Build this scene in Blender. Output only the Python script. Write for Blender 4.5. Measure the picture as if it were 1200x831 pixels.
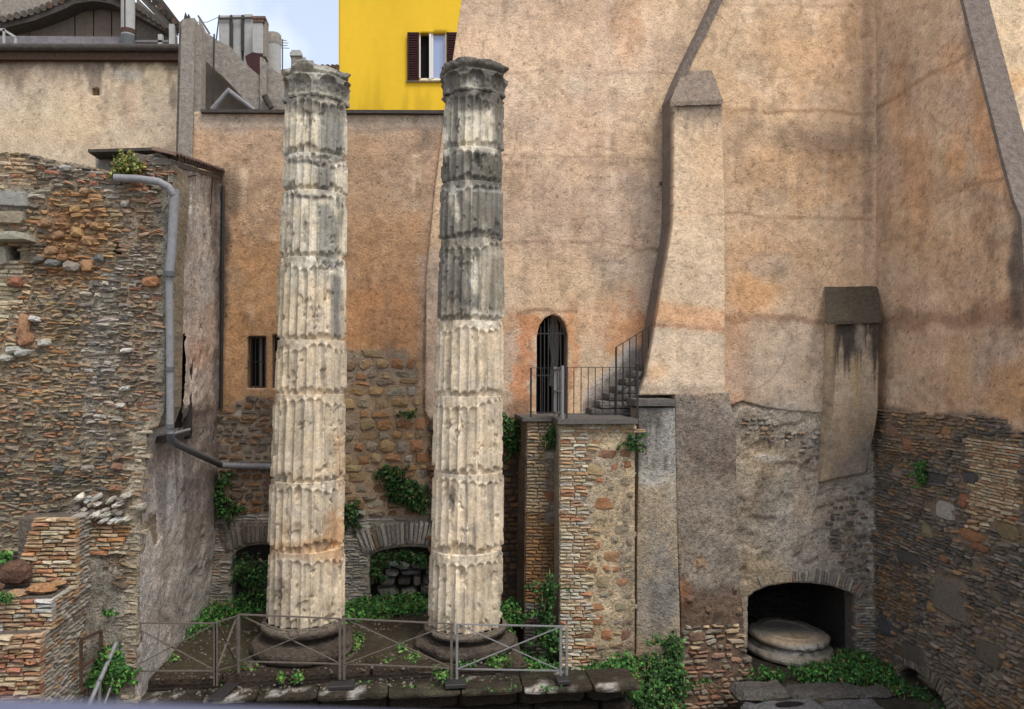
import bpy, math, random
import numpy as np
from mathutils import Vector, Matrix

for _o in list(bpy.data.objects):
    bpy.data.objects.remove(_o)
SC = bpy.context.scene
COL = SC.collection

# ---------------------------------------------------------------- camera
EYE = Vector((0.0, 0.0, 5.5))
F = 900.0                                  # focal length in photo pixels (photo 1200 x 831)
YAW, PITCH, ROLL = math.radians(7.7), math.radians(0.65), math.radians(0.3)
fwd = Vector((math.sin(YAW) * math.cos(PITCH), math.cos(YAW) * math.cos(PITCH), math.sin(PITCH)))
rgt0 = Vector((math.cos(YAW), -math.sin(YAW), 0))
up0 = rgt0.cross(fwd)
rgt = rgt0 * math.cos(ROLL) + up0 * math.sin(ROLL)
up = up0 * math.cos(ROLL) - rgt0 * math.sin(ROLL)
cam_d = bpy.data.cameras.new('camera')
cam = bpy.data.objects.new('camera', cam_d)
COL.objects.link(cam)
cam.matrix_world = Matrix(((rgt.x, up.x, -fwd.x, EYE.x), (rgt.y, up.y, -fwd.y, EYE.y), (rgt.z, up.z, -fwd.z, EYE.z), (0, 0, 0, 1)))
cam_d.sensor_width = 36
cam_d.lens = 27
cam_d.clip_start = 0.05
cam_d.clip_end = 3000
cam_d.dof.use_dof = True
cam_d.dof.focus_distance = 15.5
cam_d.dof.aperture_fstop = 2.8
SC.camera = cam

# ---------------------------------------------------------------- sky and sun
SUN_EL, SUN_AZ = math.radians(58), math.radians(150)      # azimuth from +Y, clockwise: from behind the camera, to the right
w = bpy.data.worlds.new('World')
SC.world = w
w.use_nodes = True
nt = w.node_tree
nt.nodes.clear()
out = nt.nodes.new('ShaderNodeOutputWorld')
bg = nt.nodes.new('ShaderNodeBackground')
sky = nt.nodes.new('ShaderNodeTexSky')
sky.sky_type = 'NISHITA'
sky.sun_disc = False
sky.sun_elevation = SUN_EL
sky.sun_rotation = SUN_AZ
tc = nt.nodes.new('ShaderNodeTexCoord')
noi = nt.nodes.new('ShaderNodeTexNoise')
noi.inputs['Scale'].default_value = 2.2
noi.inputs['Detail'].default_value = 6
noi.inputs['Roughness'].default_value = 0.55
ramp = nt.nodes.new('ShaderNodeValToRGB')
ramp.color_ramp.elements[0].position = 0.40
ramp.color_ramp.elements[0].color = (0.42, 0.42, 0.42, 1)
ramp.color_ramp.elements[1].position = 0.56
ramp.color_ramp.elements[1].color = (0.97, 0.97, 0.97, 1)
mix = nt.nodes.new('ShaderNodeMix')
mix.data_type = 'RGBA'
mix.inputs[7].default_value = (6.2, 6.5, 7.0, 1)
mp_ = nt.nodes.new('ShaderNodeMapping')
mp_.inputs['Location'].default_value = (1.35, 0.2, 0.45)
nt.links.new(tc.outputs['Generated'], mp_.inputs['Vector'])
nt.links.new(mp_.outputs['Vector'], noi.inputs['Vector'])
nt.links.new(noi.outputs['Fac'], ramp.inputs['Fac'])
nt.links.new(ramp.outputs['Color'], mix.inputs[0])
nt.links.new(sky.outputs['Color'], mix.inputs[6])
nt.links.new(mix.outputs[2], bg.inputs['Color'])
bg.inputs['Strength'].default_value = 0.1
nt.links.new(bg.outputs['Background'], out.inputs['Surface'])

sun_d = bpy.data.lights.new('sun', 'SUN')
sun_d.energy = 1.3
sun_d.angle = math.radians(22)
sun_d.color = (1.0, 0.95, 0.88)
sun = bpy.data.objects.new('sun', sun_d)
COL.objects.link(sun)
sdir = Vector((math.sin(SUN_AZ) * math.cos(SUN_EL), math.cos(SUN_AZ) * math.cos(SUN_EL), math.sin(SUN_EL)))
sun.rotation_euler = sdir.to_track_quat('Z', 'Y').to_euler()
sun.location = (0, 0, 40)
SC.view_settings.view_transform = 'Standard'
SC.view_settings.look = 'None'
SC.view_settings.exposure = 0.98
SC.view_settings.gamma = 1.0
SC.cycles.use_denoising = True
SC.cycles.max_bounces = 6
SC.cycles.diffuse_bounces = 4

# ---------------------------------------------------------------- projection helpers
FW, RG, UP = np.array(fwd), np.array(rgt), np.array(up)
EY = np.array(EYE)


def ray(px, py):
    return FW * F + RG * (px - 600.0) - UP * (py - 415.5)


def hit(px, py, O, N):
    d = ray(px, py)
    t = np.dot(np.asarray(O) - EY, N) / np.dot(d, N)
    return EY + d * t


def PY(px, py, Y):
    return hit(px, py, (0, Y, 0), np.array((0, 1.0, 0)))


def PX(px, py, X):
    return hit(px, py, (X, 0, 0), np.array((1.0, 0, 0)))


def PZ(px, py, Z):
    return hit(px, py, (0, 0, Z), np.array((0, 0, 1.0)))


def proj(P):
    d = np.asarray(P, float) - EY
    w_ = np.maximum(d @ FW, 0.05)
    return 600.0 + F * (d @ RG) / w_, 415.5 - F * (d @ UP) / w_


class Frame:
    """a wall plane: u runs along it, v up it, n out of it towards the courtyard"""

    def __init__(s, O, U, V=(0, 0, 1.0)):
        s.O = np.array(O, float)
        s.U = np.array(U, float) / np.linalg.norm(U)
        V = np.array(V, float)
        V = V - s.U * np.dot(V, s.U)
        s.V = V / np.linalg.norm(V)
        N = np.cross(s.U, s.V)
        if np.dot(EY - s.O, N) < 0:
            N = -N
        s.N = N

    def uv(s, px, py):
        p = hit(px, py, s.O, s.N) - s.O
        return np.dot(p, s.U), np.dot(p, s.V)

    def w(s, u, v, n=0.0):
        u = np.asarray(u, float)[..., None]
        v = np.asarray(v, float)[..., None]
        n = np.asarray(n, float)
        if n.ndim:
            n = n[..., None]
        return s.O + u * s.U + v * s.V + n * s.N

    def poly(s, pts):
        return np.array([s.uv(*p) for p in pts])


def FY(Y):
    return Frame((0, Y, 0), (1, 0, 0))


def FX(X):
    return Frame((X, 0, 0), (0, 1, 0))


# ---------------------------------------------------------------- numeric noise
_rng = np.random.RandomState(7)
_tab = _rng.rand(512, 512)


def vn(x, y, s=0):
    x = np.asarray(x, float) + s * 17.31
    y = np.asarray(y, float) + s * 9.77
    xi = np.floor(x).astype(int)
    yi = np.floor(y).astype(int)
    fx = x - xi
    fy = y - yi
    fx = fx * fx * (3 - 2 * fx)
    fy = fy * fy * (3 - 2 * fy)
    a = _tab[xi & 511, yi & 511]
    b = _tab[(xi + 1) & 511, yi & 511]
    c = _tab[xi & 511, (yi + 1) & 511]
    d = _tab[(xi + 1) & 511, (yi + 1) & 511]
    return a + (b - a) * fx + (c - a) * fy + (a - b - c + d) * fx * fy


def fbm(x, y, s=0, o=5, g=0.5):
    t = 0
    a = 1.0
    n = 0
    for i in range(o):
        t = t + a * vn(np.asarray(x) * 2 ** i, np.asarray(y) * 2 ** i, s + i * 3)
        n += a
        a *= g
    return t / n


def ss(a, b, x):
    t = np.clip((x - a) / (b - a), 0, 1)
    return t * t * (3 - 2 * t)


def inside(poly, x, y):
    x = np.asarray(x, float)
    y = np.asarray(y, float)
    r = np.zeros(x.shape, bool)
    n = len(poly)
    for i in range(n):
        x1, y1 = poly[i]
        x2, y2 = poly[(i + 1) % n]
        if y1 == y2:
            continue
        c = ((y1 > y) != (y2 > y)) & (x < (x2 - x1) * (y - y1) / (y2 - y1) + x1)
        r ^= c
    return r


def pdist(poly, x, y, closed=True):
    x = np.asarray(x, float)
    y = np.asarray(y, float)
    best = np.full(x.shape, 1e9)
    n = len(poly)
    for i in range(n if closed else n - 1):
        x1, y1 = poly[i]
        x2, y2 = poly[(i + 1) % n]
        dx, dy = x2 - x1, y2 - y1
        L = dx * dx + dy * dy + 1e-12
        t = np.clip(((x - x1) * dx + (y - y1) * dy) / L, 0, 1)
        best = np.minimum(best, np.hypot(x - x1 - t * dx, y - y1 - t * dy))
    return best


# ---------------------------------------------------------------- colours
GAIN = 1.0
DESAT = 0.14


def lin(c):
    c = np.array(c, float) / 255.0
    return np.where(c <= 0.04045, c / 12.92, ((c + 0.055) / 1.055) ** 2.4)


def C(r, g, b, k=1.0):
    """the surface's own colour, given as an sRGB triple"""
    a = lin((r, g, b))
    lum = float(a @ np.array((.25, .6, .15)))
    return np.clip((a * (1 - DESAT) + lum * DESAT) * k * GAIN, 0.004, 0.9)


def CS(r, g, b):
    a = C(r, g, b)
    lum = float(a @ np.array((.25, .6, .15)))
    return np.clip((a * .78 + lum * .22) * np.array((1.0, .985, .93)), .004, .9)


class Paint:
    """albedo of a wall: a ground colour, weathered patches, joints between plaster lifts, streaks"""

    def __init__(s, base, mottle=0.16, scale=0.012, seed=0, streak=0.0, tint=None, k=1.0, peel=1.0):
        s.peel = peel
        s.base, s.m, s.sc, s.seed, s.streak, s.items, s.tint, s.k = base, mottle, scale, seed, streak, [], tint, k

    def blob(s, x, y, rx, ry, c, a=0.8, e=0.5, n=0.6):
        s.items.append(('b', x, y, rx, ry, c, a, e, n))
        return s

    def poly(s, pts, c, a=0.9, soft=6, n=8):
        s.items.append(('p', pts, c, a, soft, n))
        return s

    def line(s, pts, wd, c, a=0.6, n=3):
        s.items.append(('l', pts, wd, c, a, n))
        return s

    def drips(s, x0, x1, y0, y1, c, a=0.6, seed=0, freq=0.12):
        s.items.append(('d', x0, x1, y0, y1, c, a, seed, freq))
        return s

    def __call__(s, P):
        x, y = proj(P)
        q = s.sc
        n1 = fbm(x * q, y * q, s.seed)
        n2 = fbm(x * q * 4, y * q * 4, s.seed + 11)
        n3 = fbm(x * q * 14, y * q * 14, s.seed + 23, 3)
        col = np.tile(C(*s.base), (len(x), 1))
        if s.tint is not None:
            t = ss(0.42, 0.62, 0.6 * n1 + 0.4 * n2)[:, None]
            col = col * (1 - t * 0.8) + C(*s.tint) * t * 0.8
        wx = (fbm(x * 0.03, y * 0.03, s.seed + 5) - 0.5)
        wy = (fbm(x * 0.03, y * 0.03, s.seed + 8) - 0.5)
        for it in s.items:
            if it[0] == 'b':
                _, cx, cy, rx, ry, c, a, e, n = it
                d = np.hypot((x - cx) / rx, (y - cy) / ry) + (n1 - 0.5) * n * 1.4 + (n2 - 0.5) * n * 1.6 + (n3 - 0.5) * n * 0.7
                m = a * (1 - ss(1 - e, 1 + e, d))
            elif it[0] == 'p':
                _, pts, c, a, soft, n = it
                xx = x + wx * n * 3 + (n3 - 0.5) * n * 1.6
                yy = y + wy * n * 3 + (n2 - 0.5) * n * 1.6
                sd = pdist(pts, xx, yy) * np.where(inside(pts, xx, yy), 1, -1)
                m = a * ss(-soft, soft, sd)
            elif it[0] == 'l':
                _, pts, wd, c, a, n = it
                d = pdist(pts, x + wx * n * 2, y + wy * n * 3 + (n2 - .5) * n * 1.5, False)
                m = a * (1 - ss(wd * 0.4, wd * 1.3, d)) * ss(0.25, 0.55, n2 + 0.1)
            else:
                _, x0, x1, y0, y1, c, a, sd_, fr = it
                L = fbm(x * fr, x * 0 + sd_, sd_, 3)
                yend = y0 + (y1 - y0) * np.clip((L - 0.25) * 2.0, 0.05, 1)
                m = a * (1 - ss(0.6, 1.05, (y - y0) / np.maximum(yend - y0, 1))) * (y > y0 - 2) * ss(x0 - 3, x0 + 3, x) * (1 - ss(x1 - 3, x1 + 3, x)) * ss(.3, .5, n2 + .15)
            m = m[:, None]
            col = col * (1 - m) + C(*c) * m
        v = 1 + s.m * ((n1 - 0.5) * 1.5 + (n2 - 0.5) * 1.6 + (n3 - 0.5) * 1.3)
        if s.streak:
            v = v * (1 + s.streak * (fbm(x * 0.09, y * 0.006, s.seed + 31) - 0.5) * 2)
        col = col * v[:, None]
        # old patch repairs and peeled skin with sharp edges, small pits
        if s.peel:
            e1 = fbm(x * .022 + 9, y * .03, s.seed + 61, 6, .62)
            e2 = fbm(x * .05, y * .035 + 3, s.seed + 67, 6, .66)
            col = col * (1 + s.peel * .10 * ss(.54, .56, e1) - s.peel * .08 * ss(.585, .60, e2) - s.peel * .12 * ss(.63, .64, e2))[:, None]
            pit = fbm(x * .45, y * .45, s.seed + 71, 3, .6)
            col = col * (1 - s.peel * .45 * ss(.74, .80, pit))[:, None]
        warm = (fbm(x * q * 2, y * q * 2, s.seed + 40) - 0.5)[:, None]
        col = col * (1 + warm * np.array([0.10, 0.0, -0.16]))
        return np.clip(col * s.k * np.array((1.21, 1.18, 1.10)), 0.004, 0.9)


# ---------------------------------------------------------------- materials
def rough_mat(name, src='attr', color=(0.4, 0.4, 0.4), var=0.35, bump=0.5, scale=14.0, rough=0.92, dist=0.02, pits=0.0, spec=0.25, metallic=0.0, grain=60.0):
    """src: 'attr' = colour stored per vertex, 'obj' = colour of the object, 'flat' = one colour"""
    m = bpy.data.materials.new(name)
    m.use_nodes = True
    nt = m.node_tree
    L = nt.links.new
    b = nt.nodes['Principled BSDF']
    b.inputs['Roughness'].default_value = rough
    b.inputs['Specular IOR Level'].default_value = spec
    b.inputs['Metallic'].default_value = metallic
    geo = nt.nodes.new('ShaderNodeNewGeometry')
    if src == 'attr':
        s = nt.nodes.new('ShaderNodeAttribute')
        s.attribute_name = 'Col'
        cs = s.outputs['Color']
    elif src == 'obj':
        s = nt.nodes.new('ShaderNodeObjectInfo')
        cs = s.outputs['Color']
    else:
        s = nt.nodes.new('ShaderNodeRGB')
        s.outputs[0].default_value = (*color, 1)
        cs = s.outputs[0]
    n1 = nt.nodes.new('ShaderNodeTexNoise')
    n1.inputs['Scale'].default_value = scale
    n1.inputs['Detail'].default_value = 8
    n1.inputs['Roughness'].default_value = 0.65
    n2 = nt.nodes.new('ShaderNodeTexNoise')
    n2.inputs['Scale'].default_value = grain
    n2.inputs['Detail'].default_value = 4
    n2.inputs['Roughness'].default_value = 0.7
    for n in (n1, n2):
        L(geo.outputs['Position'], n.inputs['Vector'])
    add = nt.nodes.new('ShaderNodeMath')
    add.operation = 'ADD'
    L(n1.outputs['Fac'], add.inputs[0])
    L(n2.outputs['Fac'], add.inputs[1])
    mr = nt.nodes.new('ShaderNodeMapRange')
    mr.inputs['From Min'].default_value = 0.7
    mr.inputs['From Max'].default_value = 1.3
    mr.inputs['To Min'].default_value = 1 - var
    mr.inputs['To Max'].default_value = 1 + var
    L(add.outputs[0], mr.inputs['Value'])
    vm = nt.nodes.new('ShaderNodeVectorMath')
    vm.operation = 'SCALE'
    L(cs, vm.inputs[0])
    L(mr.outputs[0], vm.inputs['Scale'])
    L(vm.outputs[0], b.inputs['Base Color'])
    h = add.outputs[0]
    if pits:
        vo = nt.nodes.new('ShaderNodeTexNoise')
        vo.inputs['Scale'].default_value = scale * 1.7
        vo.inputs['Detail'].default_value = 3
        L(geo.outputs['Position'], vo.inputs['Vector'])
        pr = nt.nodes.new('ShaderNodeMapRange')
        pr.inputs['From Min'].default_value = 0.34
        pr.inputs['From Max'].default_value = 0.42
        pr.inputs['To Min'].default_value = -pits
        pr.inputs['To Max'].default_value = 0
        L(vo.outputs['Fac'], pr.inputs['Value'])
        a2 = nt.nodes.new('ShaderNodeMath')
        a2.operation = 'ADD'
        L(h, a2.inputs[0])
        L(pr.outputs[0], a2.inputs[1])
        h = a2.outputs[0]
    bp = nt.nodes.new('ShaderNodeBump')
    bp.inputs['Strength'].default_value = bump
    bp.inputs['Distance'].default_value = dist
    L(h, bp.inputs['Height'])
    L(bp.outputs[0], b.inputs['Normal'])
    return m


M = {}
M['plaster'] = rough_mat('old_plaster', 'attr', var=0.30, bump=0.55, scale=6, dist=0.03, pits=0.4, grain=24)
M['render'] = rough_mat('cement_render', 'attr', var=0.5, bump=0.9, scale=12, dist=0.04, pits=0.6, grain=28)
M['mortar'] = rough_mat('lime_mortar', 'attr', var=0.55, bump=1.0, scale=16, dist=0.05, pits=0.8, grain=34)
M['stone_o'] = rough_mat('masonry_piece', 'obj', var=0.36, bump=0.8, scale=16, dist=0.03, pits=0.4, grain=70)
M['stone_a'] = rough_mat('masonry_pieces_small', 'attr', var=0.36, bump=0.8, scale=16, dist=0.03, pits=0.4, grain=70)
M['marble'] = rough_mat('weathered_marble', 'attr', var=0.32, bump=0.4, scale=16, dist=0.015, pits=0.15, grain=50, rough=0.85)
M['soil'] = rough_mat('soil', 'attr', var=0.5, bump=1.0, scale=7, dist=0.05, grain=50)
M['leaf'] = rough_mat('leaf', 'attr', var=0.3, bump=0.1, scale=20, rough=0.6, spec=0.25)


def fm(name, rgb, k=1.0, **kw):
    M[name] = rough_mat(name, 'flat', tuple(C(*rgb, k)), **kw)
    return M[name]


fm('iron_dark', (48, 45, 44), var=0.3, bump=0.2, rough=0.6, spec=0.4)
fm('fence_brown', (100, 90, 80), var=0.45, bump=0.25, rough=0.65, spec=0.35, scale=20)
fm('fence_grey', (128, 128, 128), var=0.25, bump=0.15, rough=0.5, spec=0.45)
fm('rust', (82, 60, 48), var=0.5, bump=0.4, rough=0.85)
fm('pipe_grey', (128, 126, 128), var=0.3, bump=0.2, rough=0.5, spec=0.4)
fm('pipe_dark', (88, 90, 92), var=0.35, bump=0.25, rough=0.6)
fm('dark_void', (22, 20, 20), var=0.3)
fm('yellow_paint', (238, 196, 30), var=0.06, bump=0.15, scale=4, grain=30)
fm('shutter', (62, 34, 32), var=0.2, bump=0.2)
fm('white_paint', (222, 220, 216), var=0.08, bump=0.1)
fm('concrete', (150, 140, 128), var=0.5, bump=0.7, scale=10, dist=0.04, pits=0.6)
fm('concrete_light', (168, 166, 162), var=0.22, bump=0.4, scale=6, dist=0.03)
fm('vault_dark', (64, 58, 54), var=0.4, bump=0.8, scale=12, dist=0.04)  # stone colour darkened to carry the gloom of the interiors
fm('cap_render', (136, 118, 102), var=0.5, bump=0.8, scale=8, dist=0.03, grain=26)
fm('coping_stone', (122, 108, 98), var=0.45, bump=0.8, scale=8, dist=0.03, grain=26)
fm('concrete_dark', (118, 108, 98), var=0.4, bump=0.8, scale=12, dist=0.04)
fm('roof_dark', (84, 76, 69), var=0.4, bump=0.8, scale=10, dist=0.05)
fm('tile', (112, 88, 74), var=0.5, bump=0.7, scale=14)
fm('moss_stone', (108, 96, 78), var=0.55, bump=1.0, scale=14, dist=0.05, pits=0.6)
fm('orange_tile', (206, 104, 44), var=0.25)
fm('maroon', (70, 42, 42), var=0.3)
fm('panel_brown', (112, 98, 86), var=0.3, bump=0.3, scale=5)
fm('parapet_violet', (122, 116, 118), var=0.4, bump=0.5, scale=6)
fm('rail_blue', (84, 88, 112), var=0.06, bump=0.05, rough=0.45, spec=0.5)
fm('slab_stone', (104, 98, 92), var=0.35, bump=0.7, dist=0.03)
fm('asphalt', (62, 60, 60), var=0.3, bump=0.5)
fm('bark', (70, 56, 44), var=0.4, bump=0.5)
M['smooth_paint'] = rough_mat('smooth_paint', 'attr', var=0.05, bump=0.1, scale=4, grain=20)
gm = bpy.data.materials.new('window_glass')
gm.use_nodes = True
gb = gm.node_tree.nodes['Principled BSDF']
gb.inputs['Base Color'].default_value = (0.30, 0.36, 0.55, 1)
gb.inputs['Roughness'].default_value = 0.12
gb.inputs['Specular IOR Level'].default_value = 0.8
M['glass'] = gm


# ---------------------------------------------------------------- object helpers
def tag(o, label=None, cat=None, group=None, kind=None):
    if label:
        o['label'] = label
    if cat:
        o['category'] = cat
    if group:
        o['group'] = group
    if kind:
        o['kind'] = kind
    return o


def root(name, loc, label, cat, group=None):
    o = bpy.data.objects.new(name, None)
    o.empty_display_size = 0.2
    COL.objects.link(o)
    o.location = Vector([float(a) for a in loc])
    return tag(o, label, cat, group)


def link(name, me, parent=None, mats=None):
    o = bpy.data.objects.new(name, me)
    COL.objects.link(o)
    if parent is not None:
        o.parent = parent
        pw = Vector((0, 0, 0))
        q = parent
        while q is not None:
            pw += q.location
            q = q.parent
        o.location = -pw
    return o


def setcol(me, cols):
    a = me.color_attributes.new('Col', 'FLOAT_COLOR', 'POINT')
    c4 = np.ones((len(me.vertices), 4), np.float32)
    c4[:, :3] = cols
    a.data.foreach_set('color', c4.ravel())


class MB:
    """collects boxes, tubes and profiles, in world coordinates, into one mesh"""

    def __init__(s):
        s.v, s.f, s.sm = [], [], []

    def raw(s, vs, fs, smooth=False):
        b = len(s.v)
        s.v += [tuple(float(c) for c in v) for v in vs]
        s.f += [tuple(b + i for i in f) for f in fs]
        s.sm += [smooth] * len(fs)
        return s

    def box(s, lo, hi):
        x0, y0, z0 = lo
        x1, y1, z1 = hi
        return s.hexa([(x0, y0, z0), (x1, y0, z0), (x1, y1, z0), (x0, y1, z0), (x0, y0, z1), (x1, y0, z1), (x1, y1, z1), (x0, y1, z1)])

    def hexa(s, v):
        return s.raw(v, [(0, 3, 2, 1), (4, 5, 6, 7), (0, 1, 5, 4), (1, 2, 6, 5), (2, 3, 7, 6), (3, 0, 4, 7)])

    def bar(s, a, b, w=0.03, h=None, upv=(0, 0, 1)):
        a, b = Vector([float(c) for c in a]), Vector([float(c) for c in b])
        h = h or w
        d = (b - a).normalized()
        u = Vector(upv)
        if abs(d.dot(u)) > 0.95:
            u = Vector((0, 1, 0))
        x = d.cross(u).normalized() * (w / 2)
        y = x.cross(d).normalized() * (h / 2)
        return s.hexa([a - x - y, a + x - y, a + x + y, a - x + y, b - x - y, b + x - y, b + x + y, b - x + y])

    def tube(s, pts, r=0.03, n=10, caps=True):
        pts = [Vector([float(c) for c in p]) for p in pts]
        rs = r if isinstance(r, (list, tuple)) else [r] * len(pts)
        rings = []
        prev = None
        for i, p in enumerate(pts):
            d = (pts[min(i + 1, len(pts) - 1)] - pts[max(i - 1, 0)]).normalized()
            if prev is None:
                u = Vector((0, 0, 1)) if abs(d.z) < 0.9 else Vector((0, 1, 0))
                x = d.cross(u).normalized()
            else:
                x = (prev - d * prev.dot(d)).normalized()
            prev = x
            y = d.cross(x)
            rings.append([p + (x * math.cos(t) + y * math.sin(t)) * rs[i] for t in [2 * math.pi * k / n for k in range(n)]])
        vs = [q for rr in rings for q in rr]
        fs = []
        for i in range(len(rings) - 1):
            for k in range(n):
                a, b = i * n + k, i * n + (k + 1) % n
                fs.append((a, b, b + n, a + n))
        s.raw(vs, fs, True)
        if caps:
            s.raw(rings[0], [tuple(range(n))[::-1]])
            s.raw(rings[-1], [tuple(range(n))])
        return s

    def prism(s, pts, d):
        """pts: 3D polygon; d: extrusion vector"""
        n = len(pts)
        pts = [np.array(p, float) for p in pts]
        d = np.array(d, float)
        vs = pts + [p + d for p in pts]
        fs = [tuple(range(n)), tuple(range(n, 2 * n))[::-1]] + [(i, i + n, (i + 1) % n + n, (i + 1) % n) for i in range(n)]
        return s.raw(vs, fs)

    def build(s, name, mat, parent=None, col=None):
        me = bpy.data.meshes.new(name)
        me.from_pydata(s.v, [], s.f)
        me.materials.append(mat)
        me.polygons.foreach_set('use_smooth', s.sm)
        me.update()
        if col is not None:
            setcol(me, col(np.array(s.v)) if callable(col) else np.tile(col, (len(s.v), 1)))
        return link(name, me, parent)


def bevel(o, w=0.01, seg=1):
    m = o.modifiers.new('bevel', 'BEVEL')
    m.width = w
    m.segments = seg
    m.limit_method = 'ANGLE'
    return o


def roughen(o, amp=.012, size=.16, s=3.0):
    """wear on a cut or cast piece: faces and edges made slightly uneven"""
    import bmesh
    for m_ in list(o.modifiers):
        o.modifiers.remove(m_)
    bm = bmesh.new()
    bm.from_mesh(o.data)
    for _ in range(5):
        es = [e for e in bm.edges if e.calc_length() > size * 1.5]
        if not es or len(bm.verts) > 5000:
            break
        bmesh.ops.subdivide_edges(bm, edges=es, cuts=1, use_grid_fill=True)
    bmesh.ops.triangulate(bm, faces=[f for f in bm.faces if len(f.verts) > 4])
    P = np.array([v.co[:] for v in bm.verts])
    nr = np.array([v.normal[:] for v in bm.verts])
    bm.normal_update()
    sharp = np.array([max([e.calc_face_angle(0) for e in v.link_edges] or [0]) > .6 for v in bm.verts])
    n = fbm(P[:, 0] * s + P[:, 1] * s * .7, P[:, 2] * s + P[:, 1] * s * .5, 5, 4, .6) - .5
    n2 = fbm(P[:, 0] * s * 4 + 3 + P[:, 1] * 5, P[:, 2] * s * 4, 9, 3) - .5
    d = (n * 2 + n2) * amp - np.where(sharp, np.clip(n2 + n, 0, 1) * amp * 3, 0)
    for v, q, nn in zip(bm.verts, d, nr):
        v.co += Vector(nn) * float(q)
    bm.to_mesh(o.data)
    bm.free()
    o.data.update()
    return o


def sheet(name, fr, outline, holes=(), cell=0.05, disp=None, paint=None, mat=None, parent=None, depth=0.3, uv=False, n0=0.0, rag=0.0, smooth=True):
    """one wall face as a fine grid cut to its outline, with the openings' reveals and the edges turned back by depth"""
    P = np.array(outline, float) if uv else fr.poly(outline)
    H = [np.array(h, float) if uv else fr.poly(h) for h in holes]
    u0, v0 = P.min(0) - cell
    u1, v1 = P.max(0) + cell
    nu, nv = int((u1 - u0) / cell) + 1, int((v1 - v0) / cell) + 1
    gu = u0 + np.arange(nu + 1) * cell
    gv = v0 + np.arange(nv + 1) * cell
    UU, VV = np.meshgrid(gu, gv, indexing='ij')
    cu, cv = np.meshgrid(gu[:-1] + cell / 2, gv[:-1] + cell / 2, indexing='ij')
    wob = 0
    if rag:
        cu = cu + rag * (fbm(cu * 3, cv * 3, 3) - .5) * 2
        cv = cv + rag * (fbm(cu * 3, cv * 3, 9) - .5) * 2
    keep = inside(P, cu, cv)
    for h in H:
        keep &= ~inside(h, cu, cv)
    idx = np.arange((nu + 1) * (nv + 1)).reshape(nu + 1, nv + 1)
    cnt = np.zeros((nu + 1, nv + 1), int)
    for a in (0, 1):
        for b in (0, 1):
            cnt[a:nu + a, b:nv + b] += keep
    bd = (cnt > 0) & (cnt < 4)
    if not rag:
        bu, bv = UU[bd], VV[bd]
        best = np.full(bu.shape, 1e9)
        nu_, nv_ = bu.copy(), bv.copy()
        for L in [P] + H:
            n = len(L)
            for i in range(n):
                x1, y1 = L[i]
                x2, y2 = L[(i + 1) % n]
                dx, dy = x2 - x1, y2 - y1
                t = np.clip(((bu - x1) * dx + (bv - y1) * dy) / (dx * dx + dy * dy + 1e-12), 0, 1)
                qx, qy = x1 + t * dx, y1 + t * dy
                d = np.hypot(bu - qx, bv - qy)
                k = d < best
                best[k] = d[k]
                nu_[k] = qx[k]
                nv_[k] = qy[k]
        UU[bd], VV[bd] = nu_, nv_
    used = cnt > 0
    remap = -np.ones(idx.shape, int)
    remap[used] = np.arange(used.sum())
    pu, pv = UU[used], VV[used]
    nn = np.full(pu.shape, float(n0))
    if disp is not None:
        nn = nn + disp(pu, pv)
    V3 = fr.w(pu, pv, nn)
    i, j = np.nonzero(keep)
    quads = np.stack([remap[i, j], remap[i + 1, j], remap[i + 1, j + 1], remap[i, j + 1]], 1)
    # winding so that normals face the courtyard
    nrm = np.cross(fr.U, fr.V)
    if np.dot(nrm, fr.N) < 0:
        quads = quads[:, ::-1]
    # rims
    E = np.concatenate([quads[:, [0, 1]], quads[:, [1, 2]], quads[:, [2, 3]], quads[:, [3, 0]]])
    key = np.sort(E, 1)
    kk = key[:, 0] * len(pu) + key[:, 1]
    uq, inv, c = np.unique(kk, return_inverse=True, return_counts=True)
    be = E[c[inv] == 1]
    bverts = np.unique(be)
    bm_ = -np.ones(len(pu), int)
    nst = 3
    allv = [V3]
    rimq = []
    last = np.arange(len(pu))
    for st in range(nst):
        bmn = -np.ones(len(pu), int)
        bmn[bverts] = sum(len(a) for a in allv) + np.arange(len(bverts))
        allv.append(V3[bverts] - fr.N * depth * (st + 1) / nst)
        rimq.append(np.stack([be[:, 1] if st == 0 else last[be[:, 1]], last[be[:, 0]], bmn[be[:, 0]], bmn[be[:, 1]]], 1))
        last = bmn
    V = np.concatenate(allv)
    Q = np.concatenate([quads] + rimq)
    me = bpy.data.meshes.new(name)
    me.vertices.add(len(V))
    me.vertices.foreach_set('co', V.astype(np.float32).ravel())
    me.loops.add(len(Q) * 4)
    me.loops.foreach_set('vertex_index', Q.astype(np.int32).ravel())
    me.polygons.add(len(Q))
    me.polygons.foreach_set('loop_start', np.arange(len(Q), dtype=np.int32) * 4)
    sm = np.zeros(len(Q), bool)
    sm[:len(quads)] = smooth
    me.polygons.foreach_set('use_smooth', sm)
    me.update(calc_edges=True)
    me.materials.append(mat or M['plaster'])
    if paint is not None:
        setcol(me, paint(V))
    return link(name, me, parent)


def flatdisp(a=0.012, s=1.2, seed=1):
    return lambda u, v: a * (fbm(u * s, v * s, seed) - 0.5) * 2 + a * 0.3 * (fbm(u * s * 9, v * s * 9, seed + 3, 3) - 0.5) * 2


def roughdisp(a=0.03, s=3.0, seed=1):
    return lambda u, v: a * (fbm(u * s, v * s, seed, 6, 0.6) - 0.5) * 3


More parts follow.
